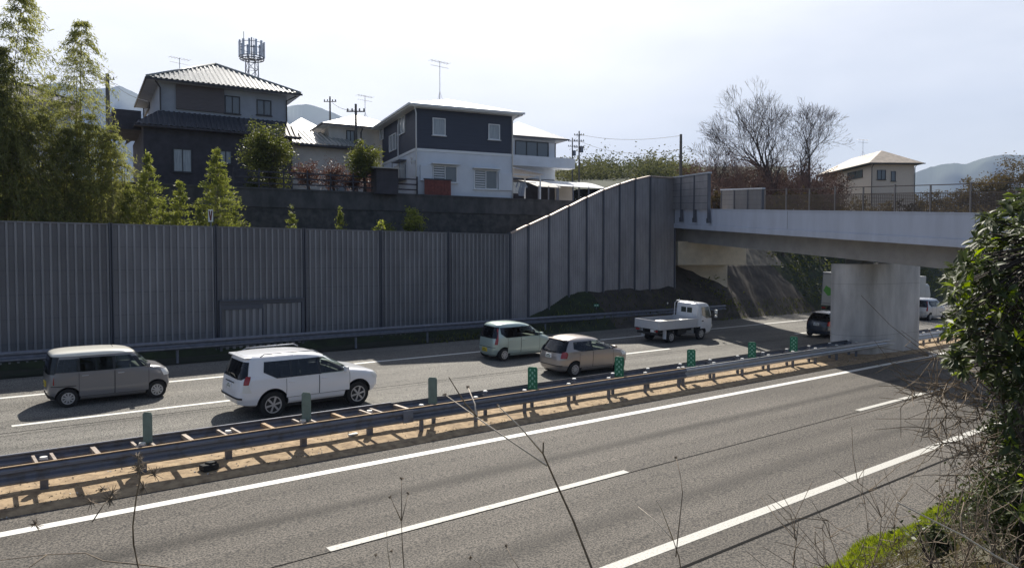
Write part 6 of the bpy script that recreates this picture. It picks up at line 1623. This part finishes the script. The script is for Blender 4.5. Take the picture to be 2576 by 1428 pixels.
broad('foliage', LP, LD, 'shrub', .108); broad('young_foliage', YP, YD, 'shrub_young', .115)

for (px, py, D, r_, n, lb) in ((2572, 1040, 7.4, .42, 3000, 'dark small leaved bush under the broad leaved shrub at the right border'), (2560, 1190, 6.9, .5, 3200, 'small leaved dark bush low on the right border above the grass'), (2500, 1225, 7.6, .28, 1300, 'small dark bush at the end of the sunlit grass'), (2350, 1330, 7.0, .16, 500, 'tiny leafy bush in the sunlit grass at the lower right')):
    p = PD(px, py, D); z = near_z(p.x, p.y)-.05; H = max(.4, p.z-z+r_*.4)
    tree('bush', lb, 'bush', (p.x, p.y, z), H, r_, r_*1.1, n, .062, 'shrub', 30, trunk_h=.5, rad=.02, cz=max(.45, 1-r_/H), hollow=.2)

# dry weed stalks close to the viewer
def burr(s, p, r_=.012, n=9):
    for i in range(n):
        d = rng.normal(size=3); d /= np.linalg.norm(d); s.tube([p, tuple(np.array(p)+d*r_*rng.uniform(.8, 2.0))], [.0018, .0008], 3)
def weed(label, stems_, D, pale=(), burrs=(), r=.0042, thick=None):
    """stems_: lists of sight points at distance D; the first one is carried down to the ground"""
    first = stems_[0]; p0 = PD(first[0][0], first[0][1], D); g = Vector((p0.x+.05, p0.y-.05, 0)); g.z = near_z(g.x, g.y)
    t = thing('dry_weed', label, 'dry weed', g)
    for i, st in enumerate(stems_):
        pts_ = [PD(x, y, D*(1+.02*k_*(1 if i % 2 else -1)))-g for k_, (x, y) in enumerate(st)]
        if i == 0: pts_ = [Vector((0, 0, -.03)), pts_[0]*.5+Vector((.02, 0, .0))]+pts_
        n = len(pts_); rr = [r*(1-.55*k_/(n-1))*(1 if i == 0 else .62) for k_ in range(n)]
        s = MB(); s.tube(pts_, rr, 6); s.build('stem', M['twig_pale'] if i in pale else M['twig'], t, smooth=True)
    for (x, y) in burrs:
        s = MB(); q = PD(x, y, D)-g; burr(s, tuple(q), .010 if thick is None else thick, 22); s.build('seed_head', M['twig'], t)
    return t
weed('tall dark dry stalk with long pale side shoots crossing the near lanes', [[(1497, 1450), (1443, 1310), (1399, 1214), (1366, 1140), (1367, 1112)], [(1377, 1171), (1250, 1085), (1119, 992)], [(1366, 1140), (1310, 1075), (1253, 1020)], [(1199, 1047), (1194, 1014), (1177, 973)], [(1199, 1047), (1170, 1014), (1129, 948)]], 2.6, pale=(1, 2, 3), burrs=((1119, 992), (1253, 1020), (1177, 973)), thick=.005, r=.0056)
weed('thin dry stalk forking into three beside the near lane line', [[(1018, 1450), (1012, 1370), (1010, 1310)], [(1010, 1310), (1010, 1203)], [(1010, 1310), (982, 1249)], [(1010, 1310), (1027, 1240)], [(985, 1450), (975, 1380), (972, 1320)]], 2.9, pale=(4,), burrs=((1010, 1203), (982, 1249), (1027, 1240), (985, 1385), (945, 1395)), thick=.006, r=.0034)
weed('dry stalk with two pale tips above the near shoulder line', [[(1716, 1450), (1708, 1400), (1694, 1358)], [(1694, 1358), (1650, 1310), (1605, 1273)], [(1694, 1358), (1664, 1279), (1650, 1256)], [(1700, 1400), (1717, 1240), (1711, 1193), (1701, 1150)]], 3.0, pale=(1, 2), burrs=((1701, 1150),), thick=.005, r=.0042)
weed('dark spiky headed dry weed at the left with a bowed stem', [[(353, 1450), (336, 1369), (334, 1322), (343, 1248), (353, 1201), (346, 1144)], [(351, 1419), (260, 1410), (215, 1390), (118, 1394), (0, 1408), (-80, 1420)], [(351, 1419), (430, 1428), (520, 1434)], [(232, 1312), (262, 1266), (283, 1248)], [(118, 1394), (75, 1425), (40, 1460)]], 2.4, burrs=((346, 1150), (352, 1165), (350, 1180), (388, 1192), (361, 1223), (259, 1229), (229, 1262), (277, 1255), (88, 1318), (282, 1240)), thick=.017, r=.0036)
weed('short pale dry shoot between the spiky weed and the forked stalk', [[(1190, 1450), (1210, 1420), (1190, 1405)], [(1320, 1450), (1290, 1405), (1273, 1372)]], 2.8, pale=(0,), burrs=((1183, 1402), (1273, 1372)), thick=.006, r=.0034)
weed('long bare straw coloured cane leaning at the lower right', [[(2640, 1500), (2580, 1440), (2500, 1395), (2420, 1345), (2330, 1300), (2256, 1262)], [(2420, 1345), (2416, 1300), (2425, 1262)]], 5.0, pale=(0,), r=.010)
gw = 'tangled thin dry weeds on the slope at the lower right'
for i in range(18):
    px = rng.uniform(2020, 2560); D = rng.uniform(5.0, 8.0); py = rng.uniform(1180, 1400) if px > 2150 else rng.uniform(1330, 1420)
    p = PD(px, py, D); gx, gy = p.x+rng.normal()*.15, p.y-.15; gz_ = near_z(gx, gy)
    t = thing('dry_weed', 'thin tangled leafless weed on the grassy slope at the lower right', 'dry weed', (gx, gy, gz_), group=gw)
    A = []; B_ = []; ra = []; top = np.array(p)-np.array([gx, gy, gz_]); top[2] = max(.5, min(top[2], 2.2)); cur = np.zeros(3)
    for k_ in range(7):
        nx = cur+(top-cur)/(7-k_)+rng.normal(size=3)*.05; A.append(cur); B_.append(nx); ra.append(.008-.0008*k_)
        for q in range(3):
            d = rng.normal(size=3)*.5+np.array([0, 0, .5]); l_ = rng.uniform(.12, .45); m_ = nx+d*l_*.5; A.append(nx); B_.append(m_); ra.append(.004); A.append(m_); B_.append(m_+(d+rng.normal(size=3)*.5)*l_*.5); ra.append(.003)
        cur = nx
    segs('stem', A, B_, ra, np.array(ra)*.7, M['twig'], t, 3)
# leafless thorny branches before the bridge shadow
for i, (x0, y0, x1_, y1_, D) in enumerate(((2520, 1010, 2330, 960, 7), (2540, 1060, 2310, 985, 7.4), (2530, 1000, 2360, 1075, 6.6), (2520, 900, 2300, 1010, 7.2), (2500, 960, 2340, 880, 6.9), (2540, 1150, 2330, 1100, 7.0), (2530, 1200, 2440, 1120, 6.6), (2525, 1080, 2420, 1190, 6.9))):
    a = np.array(PD(x0, y0, D))-np.array(base); c = np.array(PD(x1_, y1_, D))-np.array(base); A = []; B_ = []; ra = []; cur = a
    n = 9
    for k_ in range(n):
        nx = a+(c-a)*(k_+1)/n+rng.normal(size=3)*.05; A.append(cur); B_.append(nx); ra.append(.010*(1-.08*k_))
        for q in range(4):
            d = (c-a)/np.linalg.norm(c-a)*.5+rng.normal(size=3)*.7; l_ = rng.uniform(.12, .38); m_ = nx+d*l_*.5; A += [nx, m_]; B_ += [m_, m_+(d+rng.normal(size=3)*.5)*l_*.5]; ra += [.005, .0035]
        cur = nx
    segs('bare_branch', A, B_, ra, np.array(ra)*.7, M['twig'], sh, 3)

# haze of the valley air
b = MB(); b.bb(-4600, 4600, -4600, 4600, -3, 900)
hz = b.build('haze', [], None)
hm = bpy.data.materials.new('haze_air'); hm.use_nodes = True; t_ = hm.node_tree; t_.nodes.clear()
o_ = t_.nodes.new('ShaderNodeOutputMaterial'); v_ = t_.nodes.new('ShaderNodeVolumePrincipled'); v_.inputs['Color'].default_value = (.50, .66, 1.0, 1); v_.inputs['Density'].default_value = .00017; v_.inputs['Anisotropy'].default_value = .0
t_.links.new(v_.outputs[0], o_.inputs['Volume']); hz.data.materials.clear(); hz.data.materials.append(hm); tag(hz, kind='stuff')

P = []; Dd = []
for i in range(2600):
    x = rng.uniform(-4, 60); y = 17.75+abs(rng.normal())*.12 if rng.random() < .6 else rng.uniform(17.9, 19.6); 
    if math.sin(x*1.1)+math.sin(x*2.7+2) < .1: continue
    P.append((x, y, gz(y)+.10)); Dd.append((rng.normal()*.8, rng.normal()*.8, .6))
tag(leaves('median_weeds', P, .10, M['drygrass'], None, aspect=.14, dirs=np.array(Dd)), kind='stuff')
P = np.stack([rng.uniform(-4, 60, 3000), rng.uniform(17.5, 19.6, 3000), np.zeros(3000)], 1); P[:, 2] = SL*P[:, 1]+.075*(P[:, 1] > 17.8)+.01
tag(leaves('gravel', P, .045, M['conc'], None, aspect=.8), kind='stuff')
